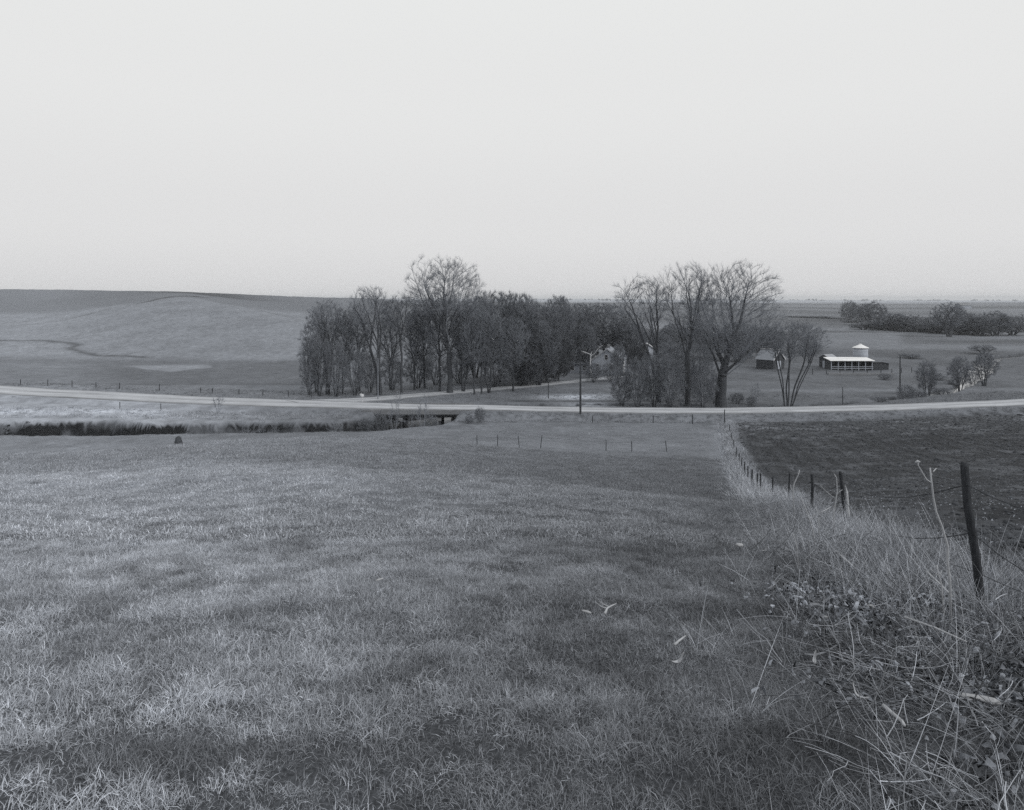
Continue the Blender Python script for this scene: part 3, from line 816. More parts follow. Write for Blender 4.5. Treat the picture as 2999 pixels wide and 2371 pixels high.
Z_ = [
 ('sapling', 2213, 124, 1123, 16, 'thin dark sapling standing alone right of the largest roadside tree', 'bare_tree'),
 ('small_a', 2716, 134, 1058, 28, 'small bare tree on the creek bank right of the far utility pole', 'bare_tree'),
 ('small_a', 2812, 140, 1046, 30, 'small bare tree by the creek in front of the bright water', 'bare_tree'),
 ('small_a', 2882, 148, 1032, 30, 'small bare tree at the right border beside the creek', 'bare_tree'),
 ('brush_a', 2655, 130, 1125, 26, 'dark creekside bush at the foot of the far utility pole', 'brush_clump'),
 ('brush_b', 2760, 134, 1135, 24, 'creekside bush between the two small bare trees', 'brush_clump'),
 ('brush_a', 2690, 131, 1140, 24, 'creekside bush left of the first small bare tree', 'brush_clump'),
 ('brush_b', 2575, 126, 1160, 24, 'low dark bush beyond the road below the long shed', 'brush_clump'),
 ('brush_b', 2800, 150, 1112, 26, 'grey bush between the second and third small creek trees', 'brush_clump'),
 ('brush_a', 2850, 158, 1085, 26, 'grey bush right of the second small creek tree, by the water', 'brush_clump'),
 ('brush_b', 2742, 158, 1092, 30, 'grey bush on the far creek bank behind the first small tree', 'brush_clump'),
 ('brush_a', 2592, 160, 1092, 20, 'low bush at the right end of the lot fence', 'brush_clump'),
 ('small_a', 2668, 215, 1035, 30, 'small bare tree standing in the valley beyond the far utility pole', 'bare_tree'),
 ('small_a', 2880, 230, 1010, 34, 'small bare tree at the right border beyond the water', 'bare_tree'),
 ('sapling', 1156, 97, 1160, 22, 'pale thin sapling growing in the creek left of the middle of the bridge', 'sapling'),
 ('sapling', 1238, 98, 1158, 24, 'pale thin sapling growing in the creek in front of the middle of the bridge', 'sapling'),
 ('sapling', 1208, 99, 1205, 16, 'short pale sapling between the two taller ones before the bridge', 'sapling'),
 ('sapling', 640, 104, 1150, 18, 'pale sapling on the road bank above the dark creek bank', 'sapling'),
 ('brush_b', 1115, 103, 1205, 24, 'grey brush on the creek bank left of the bridge', 'brush_clump'),
 ('brush_a', 1070, 101, 1222, 22, 'low grey brush hanging over the creek left of the bridge', 'brush_clump'),
 ('brush_b', 1262, 101, 1212, 24, 'grey brush in the creek before the right half of the bridge', 'brush_clump'),
 ('brush_a', 1405, 101, 1192, 18, 'dark low bush at the right end of the bridge', 'brush_clump'),
 ('brush_b', 1375, 100, 1215, 16, 'small dark bush on the bank below the right end of the bridge', 'brush_clump'),
 ('sapling', 720, 93, 1232, 18, 'pale brushy stems in front of the dark bank, leftmost of the row', 'sapling'),
 ('sapling', 760, 93, 1230, 20, 'pale brushy stems in front of the dark bank, second of the row', 'sapling'),
 ('sapling', 800, 93, 1234, 18, 'pale brushy stems in front of the dark bank, third of the row', 'sapling'),
 ('sapling', 985, 95, 1215, 22, 'pale brushy stems right of the dark bank of the creek', 'sapling'),
]
for k_, px, Y, top, hw, lb, nm in Z_: place(k_, px, Y, top, hw, lb, 'small trees and bushes along the creek', nm, 'bush' if nm == 'brush_clump' else 'tree')
# distant wood on the right
FR = [
 (2490,560,884,24,'small dark vase shaped tree far off, left of the two on the distant field'),
 (2552,470,888,42,'rounded grey tree far off above the long shed roof'),
 (2530,400,945,36,'dark tree at the left tip of the distant wood'),
 (2575,395,938,40,'dark tree second from the left tip of the distant wood'),
 (2620,385,918,44,'highest dark rounded tree of the distant wood, behind the round bin'),
 (2665,380,925,44,'dark tree right of the highest rounded one in the distant wood'),
 (2705,370,945,38,'low dark tree in the middle of the distant wood'),
 (2745,360,930,40,'grey tree left of the forked tree in the distant wood'),
 (2825,345,915,44,'grey tree right of the forked tree in the distant wood'),
 (2868,338,925,40,'dark tree near the right border in the distant wood'),
 (2915,340,915,44,'dark tree beyond the right end of the distant wood'),
 (2965,345,925,44,'rightmost dark tree of the distant wood'),
 (2340,620,925,34,'low grey tree line clump far off above the low vase shaped tree'),
 (2400,610,925,36,'low grey clump far off, second above the low vase shaped tree'),
 (2450,600,930,34,'low grey clump far off left of the pale field'),
 (2500,520,935,28,'low grey clump at the edge of the pale strip of field'),
]
FR += [(2600,392,955,50,'low dark tree in front of the second dark tree of the distant wood'), (2685,375,960,52,'low dark tree under the highest rounded tree of the distant wood, to its right'), (2760,362,955,50,'low dark tree left of the foot of the forked distant tree'), (2840,350,955,50,'low dark tree right of the foot of the forked distant tree')]
for px, Y, top, hw, lb in FR: place('far_a', px, Y, top, hw*1.12, lb, 'trees of the distant wood', 'far_tree', 'tree')

# ------------------------------------------------------------------ haze: thin air that pales the far country (inserted after the trees it must contain)
HAZE = .00016
me = mesh_np('haze', np.array([(x, y, z) for z in (-25, 44) for (x, y) in ((-12000, -300), (12000, -300), (12000, 9000), (-12000, 9000))], float),
             np.array([(0,3,2,1),(4,5,6,7),(0,1,5,4),(1,2,6,5),(2,3,7,6),(3,0,4,7)]))
hm = bpy.data.materials.new('haze'); hm.use_nodes = True
n = hm.node_tree; n.nodes.clear()
pv = n.nodes.new('ShaderNodeVolumePrincipled'); pv.inputs['Density'].default_value = HAZE; pv.inputs['Color'].default_value = (.9, .93, .97, 1)
oo = n.nodes.new('ShaderNodeOutputMaterial'); n.links.new(pv.outputs[0], oo.inputs['Volume'])
if HAZE: tag(link_mesh('haze', me, hm), kind='stuff', label='thin pale haze over the far country')

# ------------------------------------------------------------------ solid helpers for buildings and posts
class MB:
    def __init__(s): s.v = []; s.f = []
    def poly(s, pts, faces):
        o = len(s.v); s.v += [tuple(p) for p in pts]; s.f += [tuple(i + o for i in f) for f in faces]; return s
    def box(s, x0, x1, y0, y1, z0, z1):
        return s.poly([(x0,y0,z0),(x1,y0,z0),(x1,y1,z0),(x0,y1,z0),(x0,y0,z1),(x1,y0,z1),(x1,y1,z1),(x0,y1,z1)],
               [(0,3,2,1),(4,5,6,7),(0,1,5,4),(1,2,6,5),(2,3,7,6),(3,0,4,7)])
    def prism(s, outline, y0, y1):     # outline in x,z extruded along y
        n = len(outline)
        pts = [(x, y0, z) for x, z in outline] + [(x, y1, z) for x, z in outline]
        return s.poly(pts, [tuple(range(n))[::-1], tuple(range(n, 2 * n))] + [(i, (i+1) % n, n + (i+1) % n, n + i) for i in range(n)])
    def tube(s, pts, radii, k=8, cap=True):
        P = [Vector(p) for p in pts]; rings = []
        for i, p in enumerate(P):
            d = (P[min(i+1, len(P)-1)] - P[max(i-1, 0)]).normalized()
            a = Vector((1,0,0)) if abs(d.z) > .8 else Vector((0,0,1))
            e1 = d.cross(a).normalized(); e2 = d.cross(e1)
            r = radii[i] if isinstance(radii, (list, tuple)) else radii
            rings.append([p + e1 * r * math.cos(2*math.pi*j/k) + e2 * r * math.sin(2*math.pi*j/k) for j in range(k)])
        o = len(s.v)
        for rg in rings: s.v += [tuple(q) for q in rg]
        for i in range(len(P)-1):
            for j in range(k):
                s.f.append((o+i*k+j, o+i*k+(j+1)%k, o+(i+1)*k+(j+1)%k, o+(i+1)*k+j))
        if cap:
            s.f.append(tuple(o+j for j in range(k))[::-1]); s.f.append(tuple(o+(len(P)-1)*k+j for j in range(k)))
        return s
    def build(s, name, mat, parent=None, smooth=False):
        me = bpy.data.meshes.new(name); me.from_pydata(s.v, [], s.f); me.update()
        if smooth:
            for p in me.polygons: p.use_smooth = True
        return link_mesh(name, me, mat, parent)

# ------------------------------------------------------------------ bridge
bx0, bx1 = (1076-UC)/F*109, (1385-UC)/F*109
zb_ = EYE - 17.42
b = empty('bridge', ((bx0+bx1)/2, 108.9, zb_), 'low concrete bridge carrying the gravel road over the creek', 'bridge')
L2 = (bx1-bx0)/2
MB().box(-L2, L2, -3.35, 3.35, -.55, .12).build('deck', M['concrete'], b)
MB().box(-L2, L2, -3.55, -3.35, -.38, .28).build('curb', M['concrete'], b)
MB().box(-L2, L2, 3.35, 3.55, -.38, .28).build('curb', M['concrete'], b)
for yy in (-2.6, -.9, .9, 2.6):
    MB().box(-L2+.5, L2-.5, yy-.2, yy+.2, -1.0, -.552).build('beam', M['dark_wall'], b)
for xx in (-2.6, 3.4):
    MB().box(xx-.3, xx+.3, -3.2, 3.2, -1.45, -1.003).build('pier_cap', M['concrete'], b)
    for yy in (-2.7, 0, 2.7):
        MB().tube([(xx, yy, -4.6), (xx, yy, -1.45)], .2, 10).build('pier', M['dark_wall'], b)
for xx in (-L2+.3, L2-.3):
    MB().box(xx-.3, xx+.3, -3.4, 3.4, -4.2, -1.003).build('abutment', M['concrete'], b)

# ------------------------------------------------------------------ poles and wires
def pole(px, Y, top, label, mat, r=.13, arm=True, name='utility_pole', group=None):
    x, zb, H, _ = tdims(px, Y, top, 1)
    e_ = empty(name, (x, Y, zb), label, 'pole', group)
    MB().tube([(0,0,-.8),(0,0,H*.5),(.0,0,H)], [r, r*.85, r*.7], 9).build('shaft', mat, e_)
    if arm:
        MB().box(-.07, .07, -.05, .05, H-.02, H+.14).build('pin', mat, e_)
        MB().tube([(0,0,H+.12),(0,0,H+.22),(0,0,H+.27)], [.05,.06,.02], 8).build('insulator', M['glass'], e_)
    return (x, Y, zb + H)
pA = pole(1107, 123, 1050, 'pale slim utility pole beside the mailbox at the lane', M['pole_pale'], .1)
pB = pole(1700, 104.5, 1049, 'dark utility pole standing alone on the near side of the road', M['pole'], .17)
pC = pole(2636, 138, 1042, 'utility pole by the creek right of the long shed', M['pole'], .15)
pole(1606, 127, 1092, 'short dark pole beyond the lane left of the utility pole on the road', M['pole'], .09, False, 'short_pole')
pole(2468, 123, 1133, 'short pole beyond the road below the long shed', M['pole'], .08, False, 'short_pole')
pole(502, 127, 1098, 'faint thin pole at the edge of the dark field on the left', M['pole_pale'], .05, False, 'short_pole')
def wire(a, b_, sag, label):
    P = [(a[0]+(b_[0]-a[0])*t, a[1]+(b_[1]-a[1])*t, a[2]+.2+(b_[2]-a[2])*t - sag*4*t*(1-t)) for t in np.linspace(0, 1, 25)]
    o = MB().tube(P, .011, 4).build('power_line', M['wire'])
    tag(o, label, 'power line')
wire(pA, pB, .5, 'thin overhead wire from the pale pole to the dark pole across the grove')
wire(pB, pC, .9, 'thin overhead wire from the dark roadside pole to the pole by the creek')

# ------------------------------------------------------------------ fences
def post_mesh(h, r, lean=(0, 0), k=8, kind_='wood'):
    mb = MB()
    if kind_ == 'wood':
        g = random.random() * 9
        zs = [-.4, 0, h*.35, h*.7, h*.97, h]
        rs = [r*1.05, r*1.02, r*.98, r*.96, r*.92, r*.7]
        P = [(lean[0]*z/h + .012*math.sin(g+z*5), lean[1]*z/h + .012*math.cos(g*2+z*4), z) for z in zs]
        mb.tube(P, rs, k)
    else:
        w_ = r
        mb.poly([(-w_+lean[0]*0,-.004,-.4),(w_,-.004,-.4),(w_,.004,-.4),(-w_,.004,-.4),(-w_+lean[0],-.004,h),(w_+lean[0],-.004,h),(w_+lean[0],.004,h),(-w_+lean[0],.004,h)],
                [(0,3,2,1),(4,5,6,7),(0,1,5,4),(1,2,6,5),(2,3,7,6),(3,0,4,7)])
        mb.poly([(-.004,-w_,-.4),(.004,-w_,-.4),(.004,-.0045,-.4),(-.004,-.0045,-.4),(-.004+lean[0],-w_,h),(.004+lean[0],-w_,h),(.004+lean[0],-.0045,h),(-.004+lean[0],-.0045,h)],
                [(0,3,2,1),(4,5,6,7),(0,1,5,4),(1,2,6,5),(2,3,7,6),(3,0,4,7)])
    return mb
f1 = empty('field_fence', (fence_x(6.0), 6.0, hz(fence_x(6.0), 6.0)), 'old wire fence between pasture and ploughed field with dark leaning posts in dry weeds', 'fence')
fo = f1.location
posts1 = [(2.75, 1.3, .04, (-.1, 0), 'wood'), (6.05, 1.30, .035, (-.15, 0), 'wood'), (14.7, 1.28, .038, (-.16, .05), 'wood'), (17.0, 1.12, .036, (-.02, 0), 'wood'), (22, 1.1, .026, (.0, 0), 'wood'),
          (28, 1.0, .03, (.03, 0), 'steel'), (34.5, 1.1, .035, (0, 0), 'steel'), (36.8, 1.1, .04, (0, 0), 'wood'), (41.5, 1.1, .05, (.02, 0), 'wood'), (46, 1.1, .04, (0, 0), 'steel'), (50, 1.15, .045, (-.03, 0), 'wood'),
          (55, 1.1, .04, (0, 0), 'wood'), (60, 1.1, .04, (.03, 0), 'wood'), (66, 1.1, .045, (0, 0), 'wood'), (73, 1.1, .045, (-.03, 0), 'wood'), (81, 1.1, .045, (0, 0), 'wood'), (89, 1.2, .05, (0, 0), 'wood')]
tops = []
for (Y, h, r, ln, kd) in posts1:
    x = float(fence_x(Y)) + (.42 if 14 < Y < 15 else 0); z = hz(x, Y)
    if Y < 5: x += .35
    if 5 < Y < 7: x -= .15
    o = post_mesh(h, r, ln, 12, kd).build('post', M['post'], f1, True)
    o.location = (x - fo[0], Y - fo[1], z - fo[2])
    if Y == 6.05: o['label'] = 'nearest leaning post at the right edge of the pasture'
    if Y == 14.7: o['label'] = 'leaning post with a split pale side'
    tops.append((x, Y, z, h, ln))
for frac, sag in ((.52, .16), (.85, .28), (.25, .1)):
    P = []
    for (a, b_) in zip(tops[:-1], tops[1:]):
        for t in np.linspace(0, 1, 9)[:-1]:
            ax = a[0]+a[4][0]*frac; bx_ = b_[0]+b_[4][0]*frac
            if frac == .85 and a[1] < 12: z_off = -.25
            else: z_off = 0
            sg = sag * (1.0 if frac == .52 else .8) * (2.0 if a[1] < 7 and frac == .52 else 1)
            z = (a[2]+a[3]*frac)*(1-t) + (b_[2]+b_[3]*frac)*t - sg*4*t*(1-t)
            P.append((ax+(bx_-ax)*t - fo[0], a[1]+(b_[1]-a[1])*t - fo[1], z - fo[2]))
    mbw = MB().tube(P, .0045 if frac != .25 else .0035, 5)
    for k_ in range(0, 22):                                # barbs near the camera
        pp = Vector(P[k_]); mbw.tube([pp+Vector((-.02,.0,-.02)), pp+Vector((.02,0,.02))], .002, 4)
    mbw.build('barbed_wire', M['wire'], f1)
# split pale slab beside the leaning post
x_, y_, z_ = tops[2][:3]
o = MB().tube([(x_-.02-fo[0], y_-.06-fo[1], z_+.35-fo[2]), (x_-.05-fo[0], y_-.06-fo[1], z_+.85-fo[2]), (x_-.08-fo[0], y_-.05-fo[1], z_+1.0-fo[2])], [.026,.02,.004], 6).build('split_slab', M['dead_wood'], f1)

def small_fence(name, label, pts, mat='post', wirez=.9, r=.05):
    x0 = (pts[0][0]-UC)/F*pts[0][1]; e_ = empty(name, (x0, pts[0][1], hz(x0, pts[0][1])), label, 'fence')
    W_ = []
    for (px, Y, h, ln) in pts:
        x = (px-UC)/F*Y; z = hz(x, Y)
        o = post_mesh(h, r, (ln, 0), 6).build('post', M[mat], e_, True); o.location = (x-x0, Y-pts[0][1], z-e_.location[2])
        W_.append((x-x0+ln*.8, Y-pts[0][1], z-e_.location[2]+h*.8))
    if wirez: MB().tube(W_, .006, 4).build('wire', M['wire'], e_)
small_fence('meadow_fence', 'short run of thin posts below the brow of the pasture', [(1397,66,1.0,.0),(1457,66.5,1.2,.03),(1521,67,1.15,-.12),(1583,67.5,1.3,.15),(1775,69,1.1,0),(1850,69.5,1.1,0),(1953,70,1.15,-.14)], r=.04)
small_fence('road_fence', 'sparse dark posts along the near side of the road beside the fence corner', [(1735,100,1.0,0),(1913,100,1.1,0),(2028,99.5,1.4,.0),(2122,98,2.2,0)], r=.07)
small_fence('north_fence', 'row of small posts along the far side of the road at the dark field', [(-60,131,1.1,0),(60,131,1.1,0),(140,130.5,1.2,0),(211,130,1.2,0),(281,129.5,1.1,0),(350,129,1.1,0),(467,128,1.3,0),(588,127,1.0,0),(622,126.8,1.0,0),(700,126,1.0,0),(770,125.5,1.1,0),(845,125,1.1,0),(912,124.6,1.1,0)], r=.07)
small_fence('bank_fence', 'two small dark posts on the grassy bank between road and creek', [(351,105.5,1.1,0),(471,105,1.1,0)], r=.055)

# mailbox
x, Y = (1062-UC)/F*115.2, 115.2
e_ = empty('mailbox', (x, Y, hz(x, Y)), 'white mailbox on a white post at the start of the lane', 'mailbox')
MB().box(-.07,.07,-.07,.07,-.2,1.15).build('post', M['trim'], e_)
mb = MB(); out = [(-.22,0),(.22,0),(.22,.22)] + [(.22*math.cos(a), .22+.2*math.sin(a)) for a in np.linspace(.3,math.pi-.3,6)] + [(-.22,.22)]
mb.prism(out, -.35, .35); o = mb.build('box', M['trim'], e_); o.location = (-.12, 0, 1.15); o.rotation_euler = (0, 0, R(35))

# ------------------------------------------------------------------ farm buildings
def gable_house(name, label, cat, px, Y, w_, d_, h, rise, rz, wall, roof, trim=None, ov=.3, base=None, group=None):
    """gable faces -y; ridge along y"""
    x = (px-UC)/F*Y; zb = hz(x, Y) if base is None else base
    e_ = empty(name, (x, Y, zb), label, cat, group, rz)
    MB().prism([(-w_/2,-.6),(w_/2,-.6),(w_/2,h),(0,h+rise),(-w_/2,h)], 0, d_).build('wall', wall, e_)
    s = rise/(w_/2); t = .12
    ro = MB()
    for sg in (-1, 1):
        xe = sg*(w_/2+ov); ze = h - ov*s
        a = [(0, h+rise+.02), (xe, ze+.02), (xe, ze+t), (0, h+rise+t+.02)]
        if sg > 0: a = a[::-1]
        ro.prism(a, -ov, d_+ov)
    ro.build('roof', roof, e_)
    if trim:
        tr = MB()
        for sg in (-1, 1):
            xe = sg*(w_/2+ov); ze = h - ov*s
            tr.prism([(0, h+rise-.12), (xe, ze-.12), (xe, ze+t+.03), (0, h+rise+t+.05)], -ov-.06, -ov-.003)
        tr.build('verge_board', trim, e_)
    return e_
def window(parent, x, y, z, w_, h, rz=0, frame='trim'):
    fr = MB()
    t = .08
    fr.box(-w_/2-t, w_/2+t, -.05, 0, -t, 0).box(-w_/2-t, w_/2+t, -.05, 0, h, h+t).box(-w_/2-t, -w_/2, -.05, 0, 0, h).box(w_/2, w_/2+t, -.05, 0, 0, h).box(-w_/2, w_/2, -.045, 0, h/2-.025, h/2+.025)
    f_ = fr.build('window', M[frame], parent); f_.location = (x, y, z); f_.rotation_euler = (0, 0, rz)
    MB().box(-w_/2, w_/2, -.02, -.004, 0, h).build('pane', M['glass'], f_)
h1 = gable_house('farmhouse', 'grey gabled farmhouse half hidden by trees at the end of the lane', 'house', 1778, 163, 7.4, 8.5, 3.6, 2.6, R(-14), M['grey_wall'], M['shingle'], M['grey_trim'])
for xx in (-2.3, 1.2): window(h1, xx, -.004, 1.1, .8, 1.5)
window(h1, -.2, -.004, 3.7, .7, 1.1)
MB().box(3.703, 3.74, .3, 6.0, .0, 3.3).build('side_wall', M['white_wall'], h1)
MB().box(-.35, .35, 3.2, 3.9, 5.0, 7.1).build('chimney', M['concrete'], h1)
# west wing with its own roof
wg = MB().box(-10.3, -3.7, 1.2, 6.2, -.6, 2.5).build('wing', M['grey_wall'], h1)
MB().poly([(-10.7,.8,2.35),(-3.702,.8,2.35),(-3.702,3.7,4.1),(-10.7,3.7,4.1),(-10.7,6.6,2.35),(-3.702,6.6,2.35),(-10.7,.8,2.5),(-3.702,.8,2.5),(-3.702,3.7,4.25),(-10.7,3.7,4.25),(-10.7,6.6,2.5),(-3.702,6.6,2.5)],
          [(6,7,8,9),(9,8,11,10),(0,3,2,1),(3,4,5,2),(0,1,7,6),(4,10,11,5),(0,6,9,3),(3,9,10,4),(1,2,8,7),(2,5,11,8)]).build('wing_roof', M['shingle'], h1)
window(h1, -8.6, 1.196, .9, .9, 1.1); window(h1, -5.6, 1.196, .9, .9, 1.1)
h2 = gable_house('white_shed', 'white outbuilding glimpsed through branches behind the farmhouse', 'shed', 1722, 174, 6.0, 5, 4.3, 1.5, R(8), M['white_wall'], M['shingle'])
for xx in (-2.2, 0, 2.2): window(h2, xx, -.004, 3.6, 1.0, 1.2, frame='dark_wall')
# small shed right of the farmhouse
h5 = gable_house('garden_shed', 'small pale shed glimpsed between the farmhouse and the tall right group', 'shed', 1893, 176, 4.0, 4, 5.5, 1.2, R(20), M['grey_wall'], M['shingle'], M['trim'])
MB().box(-.6, .6, -.03, -.003, 0, 2.0).build('door', M['dark_wall'], h5)

# barn with pale ridge and verges
h3 = gable_house('barn', 'dark barn with pale roof edges behind the low vase shaped tree', 'barn', 2281, 182, 5.4, 5.0, 2.6, 2.4, R(38), M['dark_wall'], M['shingle'], M['trim'], ov=.25)
MB().box(-1.0, 1.0, -.04, -.004, 0, 2.2).build('door', M['grey_wall'], h3)
MB().box(-.12, .12, -.3, 5.3, 5.12, 5.3).build('ridge_cap', M['trim'], h3)

# long open fronted cattle shed
sx0, sx1 = (2434-UC)/F*180, (2556-UC)/F*180
zb = hz((sx0+sx1)/2, 180)
Ls = sx1 - sx0
e_ = empty('cattle_shed', ((sx0+sx1)/2, 180, zb), 'long open fronted cattle shed with bright tin roof', 'shed', rz=R(-2))
MB().box(-Ls/2, Ls/2, 3.6, 3.8, -.6, 2.95).build('wall', M['dark_wall'], e_)
MB().box(-Ls/2, -Ls/2+.15, .15, 3.597, -.6, 2.5).build('wall', M['dark_wall'], e_)
MB().box(Ls/2-.15, Ls/2, .15, 3.597, -.6, 2.5).build('wall', M['dark_wall'], e_)
MB().poly([(-Ls/2-.3,-.5,2.55),(Ls/2+.3,-.5,2.55),(Ls/2+.1,4.0,3.1),(-Ls/2-.3,4.0,3.1),(-Ls/2-.3,-.5,2.65),(Ls/2+.3,-.5,2.65),(Ls/2+.1,4.0,3.22),(-Ls/2-.3,4.0,3.22)],
          [(0,3,2,1),(4,5,6,7),(0,1,5,4),(1,2,6,5),(2,3,7,6),(3,0,4,7)]).build('roof', M['metal_roof'], e_)
for i in range(7):
    xx = -Ls/2+.2 + i*(Ls-.4)/6
    MB().box(xx-.09, xx+.09, -.02, .16, -.4, 2.58).build('post', M['grey_wall'], e_)
for zz in (.5, .95): MB().box(-Ls/2, Ls/2, -.10, -.025, zz, zz+.14).build('rail', M['grey_wall'], e_)
# lean to at the right end
x0_ = Ls/2+.35
MB().box(x0_, x0_+4.0, .6, 3.6, -.6, 1.9).build('lean_to', M['dark_wall'], e_)
MB().poly([(x0_-.03,.3,2.75),(x0_+4.3,.3,1.95),(x0_+4.3,3.9,1.95),(x0_-.03,3.9,2.75),(x0_-.03,.3,2.85),(x0_+4.3,.3,2.05),(x0_+4.3,3.9,2.05),(x0_-.03,3.9,2.85)],
          [(0,3,2,1),(4,5,6,7),(0,1,5,4),(1,2,6,5),(2,3,7,6),(3,0,4,7)]).build('lean_to_roof', M['shingle'], e_)
# feed lot fence in front of the shed
small_fence('lot_fence', 'low board fence round the lot in front of the long shed', [(2380,172,1.3,0),(2420,172,1.3,0),(2460,171.5,1.3,0),(2500,171,1.3,0),(2540,171,1.3,0),(2580,171,1.3,0),(2612,171,1.4,0),(2640,173,1.3,0),(2670,176,1.3,0)], r=.09)
x, Y = (2520-UC)/F*169.5, 169.5
o = MB().box(-8, 8, -.4, .4, -.3, .55).build('feed_bunk', M['concrete']); o.location = (x, Y, hz(x, Y)); o.rotation_euler = (0, 0, R(-1))
tag(o, 'long low feed bunk in front of the long shed', 'trough')
# round bin
x, Y = (2520-UC)/F*196, 196; zb = hz(x, Y)
e_ = empty('grain_bin', (x, Y, zb), 'round grain bin with bright conical roof behind the long shed', 'grain bin')
MB().tube([(0,0,-.4),(0,0,4.65)], 1.95, 28).build('wall', M['grey_wall'], e_, True)
MB().tube([(0,0,4.6),(0,0,4.7),(0,0,5.55),(0,0,5.75)], [2.2,2.18,.35,.3], 28).build('roof', M['metal_roof'], e_)
for zz in (1.2, 2.4, 3.6): MB().tube([(0,0,zz),(0,0,zz+.05)], 1.975, 28).build('hoop', M['grey_wall'], e_)
# small tin roofed shed left of the long shed
h4 = gable_house('feed_shed', 'small dark shed with pale sagging roof just left of the long shed', 'shed', 2414, 186, 3.2, 3.0, 2.7, .8, R(-62), M['dark_wall'], M['grey_trim'], ov=.25)
MB().box(-.5, .5, -.03, -.003, 0, 1.9).build('door', M['grey_wall'], h4)
# distant pale farm building
h6 = gable_house('far_farm_building', 'tiny pale farm building on the horizon at the right', 'building', 2838, 800, 13, 12, 3.5, 3, R(80), M['grey_wall'], M['concrete'], base=EYE-(902-HZ)/F*800)
MB().box(-3, 3, -.1, -.01, 0, 4.5).build('door', M['dark_wall'], h6)

# bleached dead tree in front of the farmhouse
Y = 156; x, zb, H, _ = tdims(1731, Y, 1024, 1)
e_ = empty('dead_tree', (x, Y, zb), 'small bleached dead tree with a forked top before the farmhouse', 'tree')
def q_(px, py): return ((px-UC)/F*Y - x, 0, EYE-(py-HZ)/F*Y - zb)
MB().tube([(0,0,-.3), q_(1729,1075), q_(1729,1060), q_(1730,1037)], [.20,.17,.15,.12], 7).build('trunk', M['dead_wood'], e_)
MB().tube([q_(1730,1038), q_(1716,1032), q_(1701,1027)], [.12,.09,.04], 6).build('limb', M['dead_wood'], e_)
MB().tube([q_(1730,1038), q_(1732,1033), q_(1733,1028)], [.10,.07,.03], 6).build('limb', M['dead_wood'], e_)
MB().tube([q_(1730,1042), q_(1740,1036), q_(1752,1020), q_(1766,1010)], [.08,.06,.05,.02], 6).build('limb', M['dead_wood'], e_)
# dark stump on the meadow
x, Y, z = (521-UC)/F*68, 68.0, 0
z = hz(x, Y)
e_ = empty('stump', (x, Y, z), 'dark rounded stump standing beyond the brow of the pasture at the left', 'stump')
H = (EYE-(1277-HZ)/F*68) - z
MB().tube([(0,0,-.3),(0,0,.1),(.03,0,H*.6),(.05,0,H*.92),(.05,0,H)], [.42,.38,.34,.26,.08], 12).build('wood', M['bark'], e_, True)
MB().tube([(.3,0,-.1),(.42,0,H*.4),(.36,0,H*.75)], [.14,.12,.05], 8).build('shoot', M['bark'], e_, True)

# far tree line on the horizon (nobody could count it)
g = np.random.default_rng(5)
parts = []
for (u0, u1, Y, zt, n_) in ((1540, 2000, 3000, 9, 90), (2000, 2300, 2600, 12, 110), (2300, 3100, 3300, 8, 260), (1000, 1560, 2600, 8, 60)):
    for i in range(n_):
        u = g.uniform(u0, u1); yy = Y * g.uniform(.9, 1.2)
        if vnoise(u / 25, 3.3, 9) < .45: continue
        x = (u-UC)/F*yy; z = hz(x, yy); hh = zt * g.uniform(.5, 1.1)
        m = 90
        c_ = g.normal(0, 1, (m, 3)); c_ /= np.linalg.norm(c_, axis=1)[:, None]; c_ *= g.random((m, 1)) ** .4
        c_ = c_ * np.array([hh*.6, hh*.5, hh*.5]) + np.array([x, yy, z + hh*.55])
        e1 = g.normal(0, 1, (m, 3)) * hh * .13; e2 = g.normal(0, 1, (m, 3)) * hh * .13
        parts.append((np.stack([c_, c_+e1, c_+e2], 1).reshape(-1, 3), np.arange(3*m).reshape(-1, 3)))
V, Fq = merge(parts)
tag(link_mesh('far_woods', mesh_np('far_woods', V, Fq), M['twig']), kind='stuff', label='thin broken line of tiny trees along the horizon')

# ------------------------------------------------------------------ grass, weeds and litter: instanced clumps
def blades(n, R_, h0, h1, w0, seed, lean=1.0, droop=.5, segs=3, bend=1.0):
    g = np.random.default_rng(seed)
    th = g.uniform(0, 6.28, n); r = R_ * np.sqrt(g.random(n))
    base = np.stack([r*np.cos(th), r*np.sin(th), np.full(n, -.02)], -1)
    ld = th + g.normal(0, 1.2, n)
    L = g.uniform(h0, h1, n)
    ln = np.clip(np.abs(g.normal(.45, .35, n)) * lean, .05, 1.6)      # angle from vertical at the base
    d2 = g.uniform(.3, 1.3, n) * bend
    wdir = ld + math.pi/2 + g.normal(0, .5, n)
    wv = np.stack([np.cos(wdir), np.sin(wdir), np.zeros(n)], -1)
    p = base.copy(); ang = ln.copy()
    rows = []
    for s in range(segs + 1):
        t = s / segs
        ww = w0 * g.uniform(.7, 1.3, n) * (1 - t ** 1.5 * .9) / 2
        rows.append((p - wv*ww[:, None], p + wv*ww[:, None]))
        step = (L / segs)
        p = p + np.stack([np.cos(ld)*np.sin(ang)*step, np.sin(ld)*np.sin(ang)*step, np.cos(ang)*step], -1)
        ang = ang + d2 / segs
    V = np.concatenate([np.stack([a, b_], 1) for a, b_ in rows], 1)        # n, 2*(segs+1), 3
    k = 2*(segs+1); o = (np.arange(n)*k)[:, None]
    Fq = np.concatenate([np.stack([o+2*s, o+2*s+1, o+2*s+3, o+2*s+2], -1).reshape(-1, 4) for s in range(segs)])
    tone = np.repeat(np.clip(g.lognormal(-.05, .38, n), .3, 2.1), k)
    return V.reshape(-1, 3), Fq, tone

